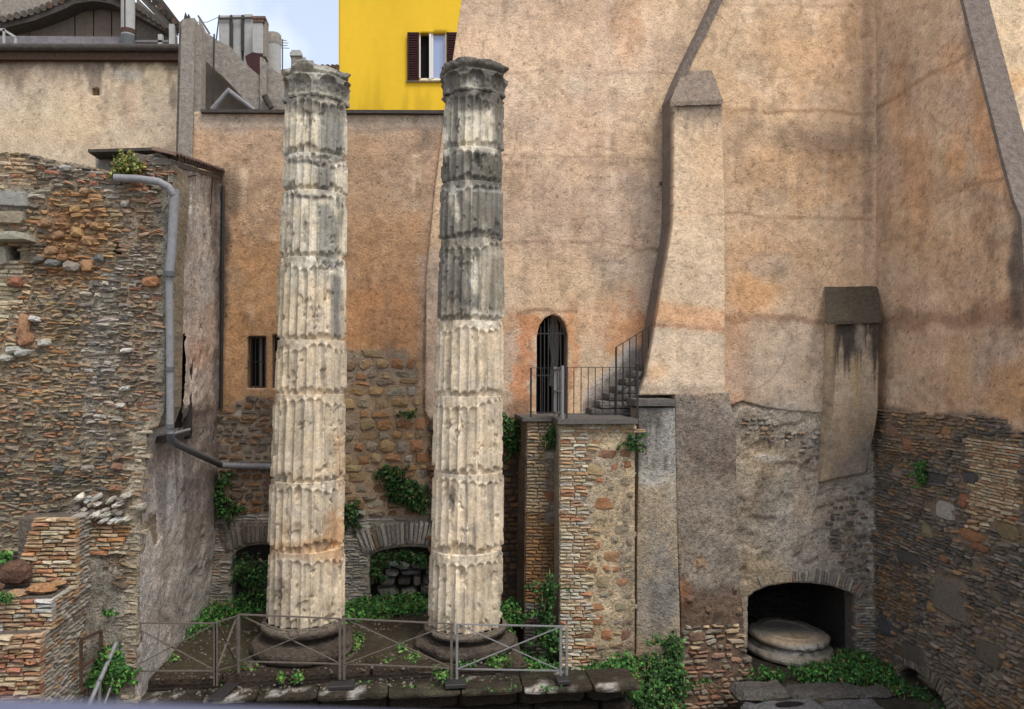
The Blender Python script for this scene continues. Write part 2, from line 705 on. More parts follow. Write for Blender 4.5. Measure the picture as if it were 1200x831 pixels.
# ---------------------------------------------------------------- masonry pieces
def piece_shape(kind, seed):
    """unit piece: back ring, shoulder ring, smaller front ring and a centre: 40 triangles"""
    r = random.Random(seed)
    n = 8
    if kind == 'brick':
        per = [(-.5, -.5), (0, -.5), (.5, -.5), (.5, 0), (.5, .5), (0, .5), (-.5, .5), (-.5, 0)]
        per = [(x * (1 + r.uniform(-.03, .02)), y * (1 + r.uniform(-.14, .06))) for x, y in per]
        ins, crn = 0.045, 0.86
    else:
        per = []
        for k in range(n):
            t = 2 * math.pi * (k + r.uniform(-.25, .25)) / n + math.pi / 8
            e = 0.42 if kind == 'block' else 0.62
            cx, sy = math.cos(t), math.sin(t)
            x = math.copysign(abs(cx) ** e, cx) * .5
            y = math.copysign(abs(sy) ** e, sy) * .5
            q = r.uniform(.74, 1.12)
            per.append((x * q, y * q))
        ins, crn = (0.06, .8) if kind == 'block' else (0.09, .72)
    vs = [(x, y, -0.5) for x, y in per]
    vs += [(x, y, 0.12 + r.uniform(-.15, .12)) for x, y in per]
    ks = 1 - 2 * ins
    vs += [(x * (ks + r.uniform(-.05, .05)) if kind != 'brick' else x * .97, y * (ks + r.uniform(-.06, .06) if kind != 'brick' else .84), 0.5 + r.uniform(-.20, .06)) for x, y in per]
    if kind == 'block':
        vs = vs[:16] + [(x, y, 0.5 + r.uniform(-.05, .0)) for x, y, z in vs[16:]]
    vs.append((r.uniform(-.1, .1), r.uniform(-.1, .1), 0.5 + (r.uniform(-.04, .12) if kind != 'block' else .01)))
    fs = []
    for lv in (0, 8):
        for k in range(8):
            a, b = lv + k, lv + (k + 1) % 8
            fs.append((a, b, b + 8, a + 8))
    for k in range(8):
        fs.append((16 + k, 16 + (k + 1) % 8, 24))
    return vs, fs


SHAPES = {k: [piece_shape(k, i * 7 + j * 100) for i in range(9)] for j, k in enumerate(('rubble', 'block', 'brick'))}
SHAPE_ME = {}
for k, lst in SHAPES.items():
    SHAPE_ME[k] = []
    for i, (vs, fs) in enumerate(lst):
        me = bpy.data.meshes.new(k + '_shape')
        me.from_pydata(vs, [], fs)
        me.materials.append(M['stone_o'])
        me.update()
        SHAPE_ME[k].append(me)


class Masonry:
    """gathers the pieces of one wall; the 300 that show largest become objects, the rest one joined part"""

    def __init__(s, parent, cap=300):
        s.p, s.list, s.cap = parent, [], cap

    def add(s, fr, u, v, n, w_, h, d, rot, kind, col, name):
        P = fr.w(u, v, n)
        px, py = proj(P[None] if P.ndim == 1 else P)
        dist = np.linalg.norm(P - EY)
        cosv = abs(np.dot((EY - P) / dist, fr.N))
        vis = (-12 < px[0] < 1212) and (-12 < py[0] < 843)
        size = w_ * h / dist ** 2 * (0.3 + cosv) * (1 if vis else 0.01)
        s.list.append((size, P, fr, w_, h, d, rot, kind, col, name))

    def done(s, rest='small_stones'):
        s.list.sort(key=lambda t: -t[0])
        rnd = random.Random(5)
        base = np.array(s.p.location)
        for (size, P, fr, w_, h, d, rot, kind, col, name) in s.list[:s.cap]:
            me = rnd.choice(SHAPE_ME[kind])
            o = bpy.data.objects.new(name, me)
            U = fr.U * math.cos(rot) + fr.V * math.sin(rot)
            V = fr.V * math.cos(rot) - fr.U * math.sin(rot)
            sg = 1.0 if np.dot(np.cross(U, V), fr.N) > 0 else -1.0
            U = U * sg
            c = P - base
            o.matrix_basis = Matrix(((U[0] * w_, V[0] * h, fr.N[0] * d, c[0]), (U[1] * w_, V[1] * h, fr.N[1] * d, c[1]), (U[2] * w_, V[2] * h, fr.N[2] * d, c[2]), (0, 0, 0, 1)))
            o.parent = s.p
            o.color = (float(col[0]), float(col[1]), float(col[2]), 1)
            COL.objects.link(o)
        tail = s.list[s.cap:]
        if tail:
            vs, fs, cs = [], [], []
            b = 0
            for (size, P, fr, w_, h, d, rot, kind, col, name) in tail:
                sv, sf = rnd.choice(SHAPES[kind])
                a = np.array(sv)
                U = fr.U * math.cos(rot) + fr.V * math.sin(rot)
                V = fr.V * math.cos(rot) - fr.U * math.sin(rot)
                if np.dot(np.cross(U, V), fr.N) < 0:
                    U = -U
                vs.append(P + a[:, :1] * w_ * U + a[:, 1:2] * h * V + a[:, 2:] * d * fr.N)
                fs += [tuple(b + i for i in f) for f in sf]
                cs.append(np.tile(col, (len(sv), 1)))
                b += len(sv)
            V = np.concatenate(vs)
            me = bpy.data.meshes.new(rest)
            me.from_pydata(V.tolist(), [], fs)
            me.materials.append(M['stone_a'])
            me.update()
            setcol(me, np.concatenate(cs))
            o = link(rest, me, s.p)
            o['kind'] = 'stuff'
        return len(s.list)


RND = random.Random(11)


def pick(pal):
    """pal: list of (weight, (r,g,b))"""
    t = RND.random() * sum(p[0] for p in pal)
    for wt, c in pal:
        t -= wt
        if t <= 0:
            break
    k = RND.uniform(.82, 1.22) * 1.14
    a = C(*c) * k * np.array([RND.uniform(.95, 1.06), 1, RND.uniform(.88, 1.02)])
    return np.clip(a, .01, .85)


def courses(ms, fr, zone, rowh, widths, pal, kind='rubble', name='stone', gap=0.012, relief=(0.0, 0.04), thick=0.14, mixb=0.0, rot=0.05, skip=0.03, wave=0.03, avoid=(), disp=None, px=True, vjit=0.0, extra=None):
    """lay rows of pieces inside a zone of the wall"""
    Z = fr.poly(zone) if px else np.array(zone, float)
    AV = [fr.poly(a) if px else np.array(a, float) for a in avoid]
    u0, v0 = Z.min(0)
    u1, v1 = Z.max(0)
    v = v0
    sd = RND.randint(0, 99)
    while v < v1:
        h = RND.uniform(*rowh)
        u = u0 - RND.uniform(0, widths[1])
        while u < u1:
            w_ = RND.uniform(*widths)
            if kind != 'brick' and RND.random() < .12:
                w_ *= 1.35
            cu, cv = u + w_ / 2, v + h / 2 + wave * (float(vn(u * .7, v * .4, sd)) - .5) * 2 + RND.uniform(-vjit, vjit)
            u += w_
            if RND.random() < skip:
                continue
            if not bool(inside(Z, cu, cv)):
                continue
            if any(bool(inside(a, cu, cv)) for a in AV):
                continue
            hh = h * (RND.uniform(.72, 1.08) if kind != 'brick' else RND.uniform(.9, 1.05))
            n = RND.uniform(*relief) + (float(disp(cu, cv)) if disp else 0) + (.03 if kind != 'brick' else .012)
            kd = kind
            if mixb and h < .085 and RND.random() < mixb:
                kd = 'brick'
            pl = pal(*[float(a) for a in np.ravel(np.array(proj(fr.w(cu, cv)[None])))]) if callable(pal) else pal
            ms.add(fr, cu, cv, n - thick / 2, w_ - gap * RND.uniform(.6, 1.8), hh - gap * RND.uniform(.5, 1.2), thick, RND.gauss(0, rot) * (.4 if kd == 'brick' and kind != 'brick' else 1), kd if RND.random() < .85 or kd == 'brick' else 'block', pick(pl), name)
        v += h


# palettes (sRGB of the materials)
TUFA = [(4, (176, 136, 98)), (3, (168, 118, 74)), (2, (150, 124, 96)), (1, (196, 150, 100)), (1, (120, 100, 84))]
ORANGE = [(4, (180, 124, 70)), (2, (164, 108, 60)), (1, (150, 116, 86))]
BRICK_TAN = [(4, (186, 162, 130)), (3, (176, 142, 108)), (2, (194, 178, 152)), (1, (172, 120, 86))]
BRICK_RED = [(3, (166, 112, 86)), (3, (178, 134, 100)), (2, (150, 108, 90)), (1, (190, 150, 118))]
GREYST = [(4, (150, 140, 130)), (3, (130, 118, 108)), (2, (170, 160, 148)), (1, (104, 98, 94)), (1, (160, 130, 104))]
PALE = [(3, (196, 190, 180)), (2, (176, 168, 158)), (1, (160, 150, 138))]
DARKST = [(4, (126, 114, 104)), (3, (108, 97, 90)), (2, (142, 126, 110)), (1, (150, 118, 90)), (1, (92, 88, 86))]
GREYBRICK = [(4, (150, 142, 132)), (3, (132, 122, 114)), (2, (168, 158, 146)), (1, (142, 116, 98))]


# ---------------------------------------------------------------- foliage
def leaves(name, spots, label=None, cat=None, group=None, kind=None, greens=((46, 96, 34), (30, 72, 28), (84, 134, 46)), size=0.05, parent=None, flat=False, seed=0, normal=None, stems=None):
    """spots: (centre, (rx, ry, rz), count). Small leaf faces on twigs spread through each spot's volume"""
    r = np.random.RandomState(seed + 100)
    vs, fs, cs = [], [], []
    b = 0
    for (c, rad, cnt) in spots:
        c = np.array(c, float)
        d = r.randn(cnt, 3)
        d /= np.linalg.norm(d, axis=1)[:, None]
        rr = r.rand(cnt, 1) ** 0.45
        lump = 0.75 + 0.5 * np.array([vn(q[0] * 3 + 5, q[1] * 3 + q[2] * 2, seed) for q in d * 2])[:, None]
        p = c + d * rr * np.array(rad) * lump
        if flat:
            p[:, 2] = np.maximum(p[:, 2], c[2] - rad[2] * 0.2)
        nrm = d * 0.6 + r.randn(cnt, 3) * 0.7 + np.array([0, -0.35, 0.7])
        nrm /= np.linalg.norm(nrm, axis=1)[:, None]
        t = np.cross(nrm, r.randn(cnt, 3))
        t /= np.linalg.norm(t, axis=1)[:, None]
        bt = np.cross(nrm, t)
        s = size * r.uniform(.5, 1.5, (cnt, 1))
        bl = r.rand(cnt, 1) < .12
        tt_ = np.where(bl, t * .4 + np.array([0, 0, 1.]) , t)
        t = tt_ / np.linalg.norm(tt_, axis=1)[:, None] * np.where(bl, 2.3, 1)
        bt = bt * np.where(bl, .28, 1)
        quad = np.stack([p - t * s * .6, p + bt * s * .42 + nrm * s * .12, p + t * s * .7, p - bt * s * .42 + nrm * s * .12], 1)
        vs.append(quad.reshape(-1, 3))
        fs += [(b + 4 * i, b + 4 * i + 1, b + 4 * i + 2, b + 4 * i + 3) for i in range(cnt)]
        b += 4 * cnt
        g = np.array([C(*q) for q in greens])
        pk = g[r.choice(len(g), cnt, p=np.array([.5] + [.5 / (len(g) - 1)] * (len(g) - 1)))]
        pk = pk * r.uniform(.7, 1.45, (cnt, 1))
        pk = np.where(bl & (r.rand(cnt, 1) < .5), C(150, 140, 84), pk)
        pk = np.where(r.rand(cnt, 1) < .03, C(128, 96, 58), pk)
        cs.append(np.repeat(pk, 4, 0))
    V = np.concatenate(vs)
    me = bpy.data.meshes.new(name)
    me.from_pydata(V.tolist(), [], fs)
    me.materials.append(M['leaf'])
    me.update()
    setcol(me, np.concatenate(cs))
    o = link(name, me, parent)
    tag(o, label, cat, group, kind)
    return o

# ================================================================= LAYOUT
YO, YA, YR, YB = 17.07, 17.0, 16.45, 16.1
FO, FA, FR, FB = FY(YO), FY(YA), FY(YR), FY(YB)
XW = float(PY(1027, 400, YR)[0])
FW_ = FX(XW)


def boxpx(mb, x0, y0, x1, y1, Y, d):
    return mb.prism([PY(x0, y0, Y), PY(x0, y1, Y), PY(x1, y1, Y), PY(x1, y0, Y)], (0, d, 0))


def polypx(mb, pts, Y, d):
    return mb.prism([PY(x, y, Y) for x, y in pts], (0, d, 0))


def const(*c):
    a = C(*c)
    return lambda P: np.tile(a, (len(P), 1)) * (1 + .35 * (fbm(P[:, 0] * 3 + P[:, 1], P[:, 2] * 3, 4) - .5))[:, None]


# hairline cracks and runs of dirt on the big plaster walls
def weather(pt, x0, y0, x1, y1, n, seed, dark=(112, 84, 62)):
    r = random.Random(seed)
    for _ in range(n):
        x, y = r.uniform(x0, x1), r.uniform(y0, y1)
        pts = [(x, y)]
        a = r.choice((math.pi / 2, math.pi / 2, .2, 2.6)) + r.uniform(-.4, .4)
        for k in range(r.randint(3, 8)):
            a += r.uniform(-.45, .45)
            x += math.cos(a) * 9
            y += math.sin(a) * 9
            pts.append((x, y))
        pt.line(pts, 1.0, dark, .35, 1.5)
    for _ in range(n // 2):
        x, y = r.uniform(x0, x1), r.uniform(y0, y1)
        pt.drips(x, x + r.uniform(4, 16), y, y + r.uniform(30, 90), (140, 112, 92) if r.random() < .6 else (214, 190, 162), .4, r.randint(0, 60), .3)
    for _ in range(n):
        x, y, s_ = r.uniform(x0, x1), r.uniform(y0, y1), r.uniform(5, 20)
        pt.blob(x, y, s_, s_ * r.uniform(.4, 1), (210, 186, 158) if r.random() < .5 else (176, 150, 126), .28, .1, 1.4)


# ---------------------------------------------------------------- ground
g = MB()
g.raw([(-900, -900, -2.6), (900, -900, -2.6), (900, 900, -2.6), (-900, 900, -2.6)], [(0, 1, 2, 3)])
tag(g.build('ground', M['soil'], col=C(140, 130, 116)), kind='structure')


def terrain(name, x0, x1, y0, y1, z, amp, col, cell=0.06, seed=0, slope=None, skirt=1.5, mat=None):
    nx, ny = int((x1 - x0) / cell) + 1, int((y1 - y0) / cell) + 1
    X, Y = np.meshgrid(np.linspace(x0, x1, nx), np.linspace(y0, y1, ny), indexing='ij')
    Z = z + amp * (fbm(X * 1.5, Y * 1.5, seed, 6, .6) - .5) * 2
    if slope:
        Z = Z + slope(X, Y)
    Z[0, :] -= skirt
    Z[-1, :] -= skirt
    Z[:, 0] -= skirt
    Z[:, -1] -= skirt
    idx = np.arange(nx * ny).reshape(nx, ny)
    Q = np.stack([idx[:-1, :-1], idx[1:, :-1], idx[1:, 1:], idx[:-1, 1:]], -1).reshape(-1, 4)
    V = np.stack([X, Y, Z], -1).reshape(-1, 3)
    me = bpy.data.meshes.new(name)
    me.from_pydata(V.tolist(), [], Q.tolist())
    me.polygons.foreach_set('use_smooth', [True] * len(Q))
    me.materials.append(mat or M['soil'])
    me.update()
    t = ss(.4, .62, fbm(X * 1.3, Y * 1.3, seed + 9, 5)).reshape(-1, 1)
    setcol(me, C(*col[0]) * (1 - t) + C(*col[1]) * t)
    o = link(name, me)
    tag(o, kind='structure')
    return o


XL = float(PY(745, 800, 13.0)[0])        # right end of the podium
XE = float(PZ(604, 762, .15)[0])
terrain('sunken_strip', XE - .1, XL + .1, 13.55, 17.3, -.74, 0.06, [(76, 62, 50), (84, 80, 58)], seed=14, skirt=.9)
terrain('podium_floor', -5.2, XE, 13.75, 17.3, 0.16, 0.05, [(70, 55, 42), (80, 72, 50)], seed=3, skirt=.5)
terrain('side_court_ground', XL + .02, XW + .6, 14.3, 19.3, -1.36, 0.06, [(70, 62, 50), (92, 86, 66)], seed=5, slope=lambda X, Y: -.75 * (1 - ss(6.95, 7.35, X)))
terrain('stair_foot_ground', -8.5, -4.72, 10.6, 14.2, -0.42, 0.06, [(84, 72, 60), (104, 94, 80)], seed=8, skirt=2.2)

# podium: step risers and ledge stones, each block its own part
pod = root('podium', (0, 13.3, 0), 'low brown stone podium with stepped ledge under the two columns', 'podium')
mb = MB()
mb.box((-4.70, 13.56, -2.6), (XL - .03, 13.62, -0.13))
mb.box((-4.70, 13.55, -0.2), (XE - .03, 13.9, 0.02))
mb.box((XE - .25, 13.6, -2.2), (XE - .04, 17.25, .08))
mb.build('rubble_core', M['soil'], pod, col=C(60, 50, 42))
mb = MB()
mb.box((-4.70, 17.2, -2.6), (XL - .03, 17.4, 0.1))
mb.box((XL - .35, 13.5, -2.6), (XL - .03, 17.3, -.80))
mb.build('side_core', M['soil'], pod, col=C(80, 66, 54))


def block(name, lo, hi, mat, parent, col, seed=0, rough=0.012, bev=0.02):
    """a worn stone block: subdivided, edges eased, faces uneven"""
    lo, hi = np.array(lo, float), np.array(hi, float)
    n = np.maximum(2, np.minimum(14, ((hi - lo) / 0.11).astype(int)))
    vs, fs, key = [], [], {}

    def vid(i, j, k):
        if (i, j, k) not in key:
            t = np.array([i / n[0], j / n[1], k / n[2]])
            p = lo + (hi - lo) * t
            c = (lo + hi) / 2
            ed = sum(1 for q in (i in (0, n[0]), j in (0, n[1]), k in (0, n[2])) if q)
            p = p - np.sign(p - c) * (bev * (ed - 1) if ed > 1 else 0) * np.array([i in (0, n[0]), j in (0, n[1]), k in (0, n[2])])
            key[(i, j, k)] = len(vs)
            vs.append(p)
        return key[(i, j, k)]
    for ax in range(3):
        a, b = [q for q in range(3) if q != ax]
        for side in (0, n[ax]):
            for i in range(n[a]):
                for j in range(n[b]):
                    q = []
                    for di, dj in ((0, 0), (1, 0), (1, 1), (0, 1)):
                        t = [0, 0, 0]
                        t[ax] = side
                        t[a] = i + di
                        t[b] = j + dj
                        q.append(vid(*t))
                    flip = (side == 0) ^ (ax == 1)
                    fs.append(tuple(q[::-1]) if flip else tuple(q))
    V = np.array(vs)
    off = np.stack([fbm(V[:, 1] * 4 + seed, V[:, 2] * 4, 1), fbm(V[:, 0] * 4 + seed, V[:, 2] * 4, 2), fbm(V[:, 0] * 4, V[:, 1] * 4 + seed, 3)], 1) - .5
    V = V + off * rough * 4
    me = bpy.data.meshes.new(name)
    me.from_pydata(V.tolist(), [], fs)
    me.materials.append(mat)
    me.update()
    setcol(me, (col(V) if callable(col) else np.tile(col, (len(V), 1))) * (1 + .5 * (fbm(V[:, 0] * 3, V[:, 1] * 3 + V[:, 2] * 3, seed) - .5))[:, None])
    return link(name, me, parent)


rr = random.Random(3)
xj = [-4.85] + [float(PY(x, 805, 13.1)[0]) for x in (236, 300, 372, 455, 540, 612, 692)] + [XL + .03]


def ledgecol(V):
    t = ss(.53, .66, fbm(V[:, 0] * 2.5, V[:, 1] * 5, 77, 5))[:, None]
    w2 = ss(.66, .72, fbm(V[:, 0] * 3.1, V[:, 1] * 6, 31, 4))[:, None]
    return (C(60, 52, 40) * (1 - t) + C(80, 72, 56) * t) * (1 - w2) + C(176, 168, 158) * w2


for i in range(len(xj) - 1):
    f0 = 13.20 - 0.06 * i + rr.uniform(-.02, .02)
    block('ledge_stone', (xj[i] + .004, f0, -0.10), (xj[i + 1] - .004, 13.62, 0.0 + rr.uniform(-.015, .015)), M['render'], pod, ledgecol, seed=i, rough=.007, bev=.010)
xj2 = [-4.6, -3.1, -1.9, -.6, .5, 1.7, XE - .02]
for i in range(len(xj2) - 1):
    block('step_stone', (xj2[i] + .01, 13.60 + rr.uniform(-.03, .03), -0.02), (xj2[i + 1] - .01, 14.05, 0.145 + rr.uniform(-.01, .02)), M['render'], pod, C(70, 57, 46), seed=20 + i, rough=.012, bev=.015)
for i in range(len(xj) - 1):
    for k, (z0, z1) in enumerate(((-.5, -.16), (-.95, -.52), (-1.45, -.97), (-2.0, -1.47), (-2.6, -2.02))):
        block('face_stone', (xj[i] + .01 + (.25 if k % 2 else 0), 13.47 - .02 * i, z0), (xj[i + 1] - .01 + (.25 if k % 2 and i < len(xj) - 2 else 0), 13.59, z1), M['render'], pod, C(58, 50, 42), seed=40 + i * 3 + k, rough=.02, bev=.03)

# ================================================================= WALLS
# ---------------------------------------------------------------- tall church wall (left plane, with the arched door)
wa = root('church_wall', PY(650, 700, YA), 'tall beige pink plastered wall with the small arched door and the stair landing', 'wall')
pa = Paint((200, 170, 140), mottle=.20, seed=1, streak=.08, tint=(190, 164, 138))
pa.blob(620, 80, 90, 130, (198, 168, 146), .5).blob(560, 60, 30, 60, (202, 170, 142), .6).blob(735, 50, 45, 60, (194, 162, 138), .6)
pa.blob(735, 40, 18, 35, (204, 150, 104), .45).blob(700, 140, 50, 50, (184, 148, 124), .4)
pa.blob(745, 320, 45, 60, (168, 146, 130), .6).blob(745, 240, 50, 40, (180, 156, 140), .5).blob(640, 250, 60, 60, (188, 158, 138), .5)
pa.blob(700, 380, 60, 28, (196, 148, 110), .5, n=.9).blob(740, 395, 30, 30, (192, 128, 74), .7, n=.8).blob(600, 400, 22, 40, (186, 142, 108), .6)
pa.poly([(585, 392), (622, 380), (630, 400), (625, 470), (588, 478)], (176, 160, 148), .55, 6, 8)
pa.poly([(608, 362), (626, 360), (632, 372), (628, 395), (620, 480), (600, 480), (608, 430)], (190, 120, 66), .7, 5, 8)
pa.poly([(664, 362), (676, 362), (678, 395), (672, 470), (664, 486)], (190, 132, 84), .7, 4, 6)
pa.line([(608, 364), (630, 362), (676, 364)], 2.5, (140, 108, 86), .7)
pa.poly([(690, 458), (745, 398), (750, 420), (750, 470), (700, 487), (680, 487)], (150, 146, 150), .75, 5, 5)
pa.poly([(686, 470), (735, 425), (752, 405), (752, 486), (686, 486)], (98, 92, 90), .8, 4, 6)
pa.line([(590, 86), (680, 84), (842, 88)], 1.6, (150, 124, 106), .5).line([(590, 182), (700, 184), (790, 190)], 2.0, (146, 118, 98), .55)
pa.line([(590, 284), (700, 285), (785, 293)], 2.2, (146, 118, 96), .6)
pa.poly([(495, 300), (516, 290), (516, 470), (498, 490)], (176, 154, 140), .6, 6, 6)
pa.blob(510, 150, 10, 30, (150, 120, 100), .6)
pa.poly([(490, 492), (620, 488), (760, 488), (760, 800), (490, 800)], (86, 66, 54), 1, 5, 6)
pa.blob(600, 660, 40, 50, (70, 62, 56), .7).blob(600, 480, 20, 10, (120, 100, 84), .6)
pa.blob(775, 215, 3, 3, (40, 34, 30), 1, .2, 0)
pa.drips(525, 700, 0, 60, (160, 134, 116), .4, seed=3)
pa.drips(590, 780, 190, 360, (168, 138, 116), .45, seed=5, freq=.08)
weather(pa, 530, 10, 780, 340, 20, 5)
door = [(629, 488), (629, 395), (632, 382), (638, 373), (647, 368.5), (656, 371), (662, 379), (665.5, 393), (665, 488)]
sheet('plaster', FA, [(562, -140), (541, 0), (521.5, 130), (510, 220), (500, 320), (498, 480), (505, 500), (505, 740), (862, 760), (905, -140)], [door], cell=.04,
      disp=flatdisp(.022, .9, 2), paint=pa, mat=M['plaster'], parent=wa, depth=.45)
ms = Masonry(wa, 170)
courses(ms, FA, [(505, 494), (612, 490), (622, 500), (622, 735), (505, 735)], (.09, .17), (.12, .34), [(3, (112, 84, 62)), (2, (92, 74, 62)), (1, (134, 96, 62)), (1, (80, 72, 66))], relief=(.0, .05), avoid=[])
ms.done()
# door: dark passage, iron gate, marble fragment behind
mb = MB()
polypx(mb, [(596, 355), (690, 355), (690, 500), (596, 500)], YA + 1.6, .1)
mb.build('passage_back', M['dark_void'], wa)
mb = MB()
a, b = PY(626, 366, YA), PY(670, 492, YA)
mb.box((a[0] - .02, YA + .44, b[2]), (a[0] + .05, YA + 1.62, a[2] + .1))
mb.box((b[0] - .02, YA + .44, b[2]), (b[0] + .05, YA + 1.62, a[2] + .1))
mb.box((a[0], YA + .44, a[2] + .02), (b[0], YA + 1.62, a[2] + .1))
mb.build('passage_side', M['vault_dark'], wa)
gate = root('door_gate', PY(647, 488, YA + .12), 'dark iron grille filling the narrow arched doorway', 'gate')
for x in (633.5, 638, 642.5, 647, 652, 657, 661.5):
    ytop = 370.5 + ((x - 647) / 17.0) ** 2 * 18
    MB().bar(PY(x, 487, YA + .12), PY(x, ytop, YA + .12), .022).build('bar', M['iron_dark'], gate)
for y in (391, 440, 484):
    MB().bar(PY(629.5, y, YA + .12), PY(665, y, YA + .12), .03).build('cross_bar', M['iron_dark'], gate)
mp = MB()
polypx(mp, [(645, 372), (652, 371), (656, 392), (654, 430), (656, 455), (644, 452), (646, 420), (643, 395)], YA + 1.0, .12)
tag(mp.build('marble_fragment', M['concrete_light']), 'pale marble sliver standing in the dark behind the arched doorway grille', 'stone')

# ---------------------------------------------------------------- right plane of the church wall
wr = root('recessed_church_wall', PY(930, 780, YR), 'ochre plastered wall between the buttress and the corner, with arched niche below', 'wall')
pr = Paint((200, 168, 136), mottle=.20, seed=21, streak=.10, tint=(194, 162, 134))
pr.blob(900, 60, 60, 60, (208, 176, 142), .6).blob(960, 60, 60, 60, (196, 154, 112), .6).blob(870, 110, 25, 25, (204, 168, 130), .6).blob(940, 200, 60, 40, (196, 152, 108), .6)
pr.poly([(855, 140), (900, 145), (1010, 150), (1015, 176), (960, 178), (855, 172)], (156, 130, 106), .65, 9, 8)
pr.blob(970, 168, 45, 14, (134, 112, 94), .6)
pr.line([(850, 130), (930, 131), (1022, 132)], 2.5, (158, 122, 86), .7).line([(850, 250), (930, 255), (1022, 259)], 2.5, (150, 112, 78), .75)
pr.line([(850, 7), (960, 8), (1018, 6)], 1.8, (160, 128, 96), .5)
pr.blob(900, 310, 40, 40, (192, 150, 110), .6).blob(880, 345, 35, 22, (206, 152, 96), .65).blob(895, 310, 20, 12, (150, 124, 108), .6)
pr.line([(850, 374), (900, 374), (968, 378)], 5, (150, 116, 90), .8)
pr.poly([(850, 380), (970, 382), (975, 480), (850, 478)], (176, 158, 142), .7, 8, 8)
pr.blob(862, 420, 14, 60, (186, 140, 108), .6).blob(870, 440, 20, 20, (168, 150, 140), .5)
pr.poly([(840, 478), (900, 472), (975, 480), (1060, 488), (1060, 900), (790, 900), (790, 478)], (168, 156, 142), 1, 6, 8)
pr.blob(885, 500, 22, 12, (90, 84, 76), .6).blob(880, 530, 14, 30, (172, 160, 142), .6).blob(905, 540, 30, 25, (160, 136, 104), .6).blob(902, 537, 18, 5, (186, 178, 168), .8, .2)
pr.blob(955, 515, 30, 8, (150, 146, 140), .6).blob(950, 560, 25, 30, (150, 144, 136), .5).blob(900, 590, 30, 25, (132, 116, 96), .6)
pr.blob(985, 600, 45, 60, (150, 138, 128), .6).blob(890, 640, 30, 20, (166, 148, 124), .5).blob(930, 600, 30, 50, (176, 166, 154), .6)
pr.poly([(868, 650), (915, 655), (935, 690), (880, 700), (868, 700)], (162, 140, 110), .7, 8, 6)
pr.poly([(930, 640), (1025, 640), (1025, 800), (1003, 780), (1003, 700), (960, 684), (930, 680)], (144, 132, 122), .8, 8, 6)
pr.poly([(790, 775), (1100, 775), (1100, 900), (790, 900)], (112, 102, 90), .8, 8, 6)
pr.poly([(1110, -50), (1300, -50), (1300, 300), (1110, 300)], (212, 186, 152), .85, 3, 2)
pr.blob(1180, 95, 40, 12, (206, 160, 110), .7).drips(1010, 1022, 0, 480, (130, 112, 98), .35, seed=9)
pr.drips(860, 1000, 178, 260, (160, 128, 98), .4, seed=15)
weather(pr, 855, 10, 1015, 460, 20, 6)
weather(pr, 870, 490, 1010, 660, 10, 16, (90, 80, 72))
niche = [(876, 790), (877, 700), (884, 694), (900, 687), (925, 683), (950, 683.5), (975, 687), (995, 694), (1004, 699), (1005, 790)]
pk_rim = const(112, 100, 90)


def sheet_rim(name, *a, rim=None, **k):
    """like sheet, but the turned-back edges take a separate, darker colour"""
    o = sheet(name, *a, **k)
    fr, n0 = a[0], k.get('n0', 0)
    me = o.data
    V = np.empty(len(me.vertices) * 3)
    me.vertices.foreach_get('co', V)
    V = V.reshape(-1, 3)
    cc = np.empty(len(V) * 4, np.float32)
    me.color_attributes['Col'].data.foreach_get('color', cc)
    cc = cc.reshape(-1, 4)
    nn = (V - fr.O) @ fr.N - n0
    q = nn < -k['depth'] / 3 * .7
    cc[q, :3] = rim(V[q])
    me.color_attributes['Col'].data.foreach_set('color', cc.ravel())
    return o


sheet_rim('plaster', FR, [(905, -140), (842, 0), (803, 84), (802, 120), (802, 474), (850, 477), (870, 470), (900, 478), (930, 482), (968, 484), (1000, 478), (1070, 480), (1300, 480), (1300, -140)], [], cell=.04,
          disp=lambda u, v: flatdisp(.02, 1.0, 22)(u, v) + .03 * (fbm(u * 4, v * 4, 25) - .5) * (1 - ss(4.0, 4.9, v)) * 2, paint=pr, mat=M['plaster'], parent=wr, depth=.5, rim=pk_rim)
sheet_rim('render', FR, [(790, 470), (850, 471), (900, 472), (930, 476), (968, 478), (1000, 474), (1070, 474), (1070, 980), (790, 980)], [niche], cell=.04, n0=-.02,
          disp=lambda u, v: .02 * (fbm(u * 3, v * 3, 27, 6, .62) - .5) * 2 + .015 * (fbm(u * 12, v * 12, 28, 3) - .5) * 2 - .045 * ss(.58, .64, fbm(u * 2, v * 2.4, 29)), paint=pr, mat=M['render'], parent=wr, depth=.48, rim=pk_rim)
mb = MB()
polypx(mb, [(862, -60), (874, -60), (847, 0), (806, 84), (803, 96), (786, 122), (784, 116), (796, 86), (838, 0)], YR - .05, .50)
roughen(mb.build('raking_coping', M['coping_stone'], wr), .008, .2)
# niche interior
a, b = PY(870, 676, YR), PY(1012, 800, YR)
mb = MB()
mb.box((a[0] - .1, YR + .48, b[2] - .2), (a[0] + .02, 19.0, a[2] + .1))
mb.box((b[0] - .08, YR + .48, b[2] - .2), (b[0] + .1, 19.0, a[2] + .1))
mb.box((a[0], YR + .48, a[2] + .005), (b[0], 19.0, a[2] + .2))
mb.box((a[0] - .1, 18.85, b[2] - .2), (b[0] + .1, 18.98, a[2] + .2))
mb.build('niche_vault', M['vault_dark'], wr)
ms = Masonry(wr, 300)
courses(ms, FY(18.75), [(868, 660), (1012, 660), (1012, 800), (868, 800)], (.055, .07), (.18, .30), [(2, (64, 58, 54)), (1, (54, 50, 46))], kind='brick', name='brick', relief=(0, .02), rot=.01, skip=.02)
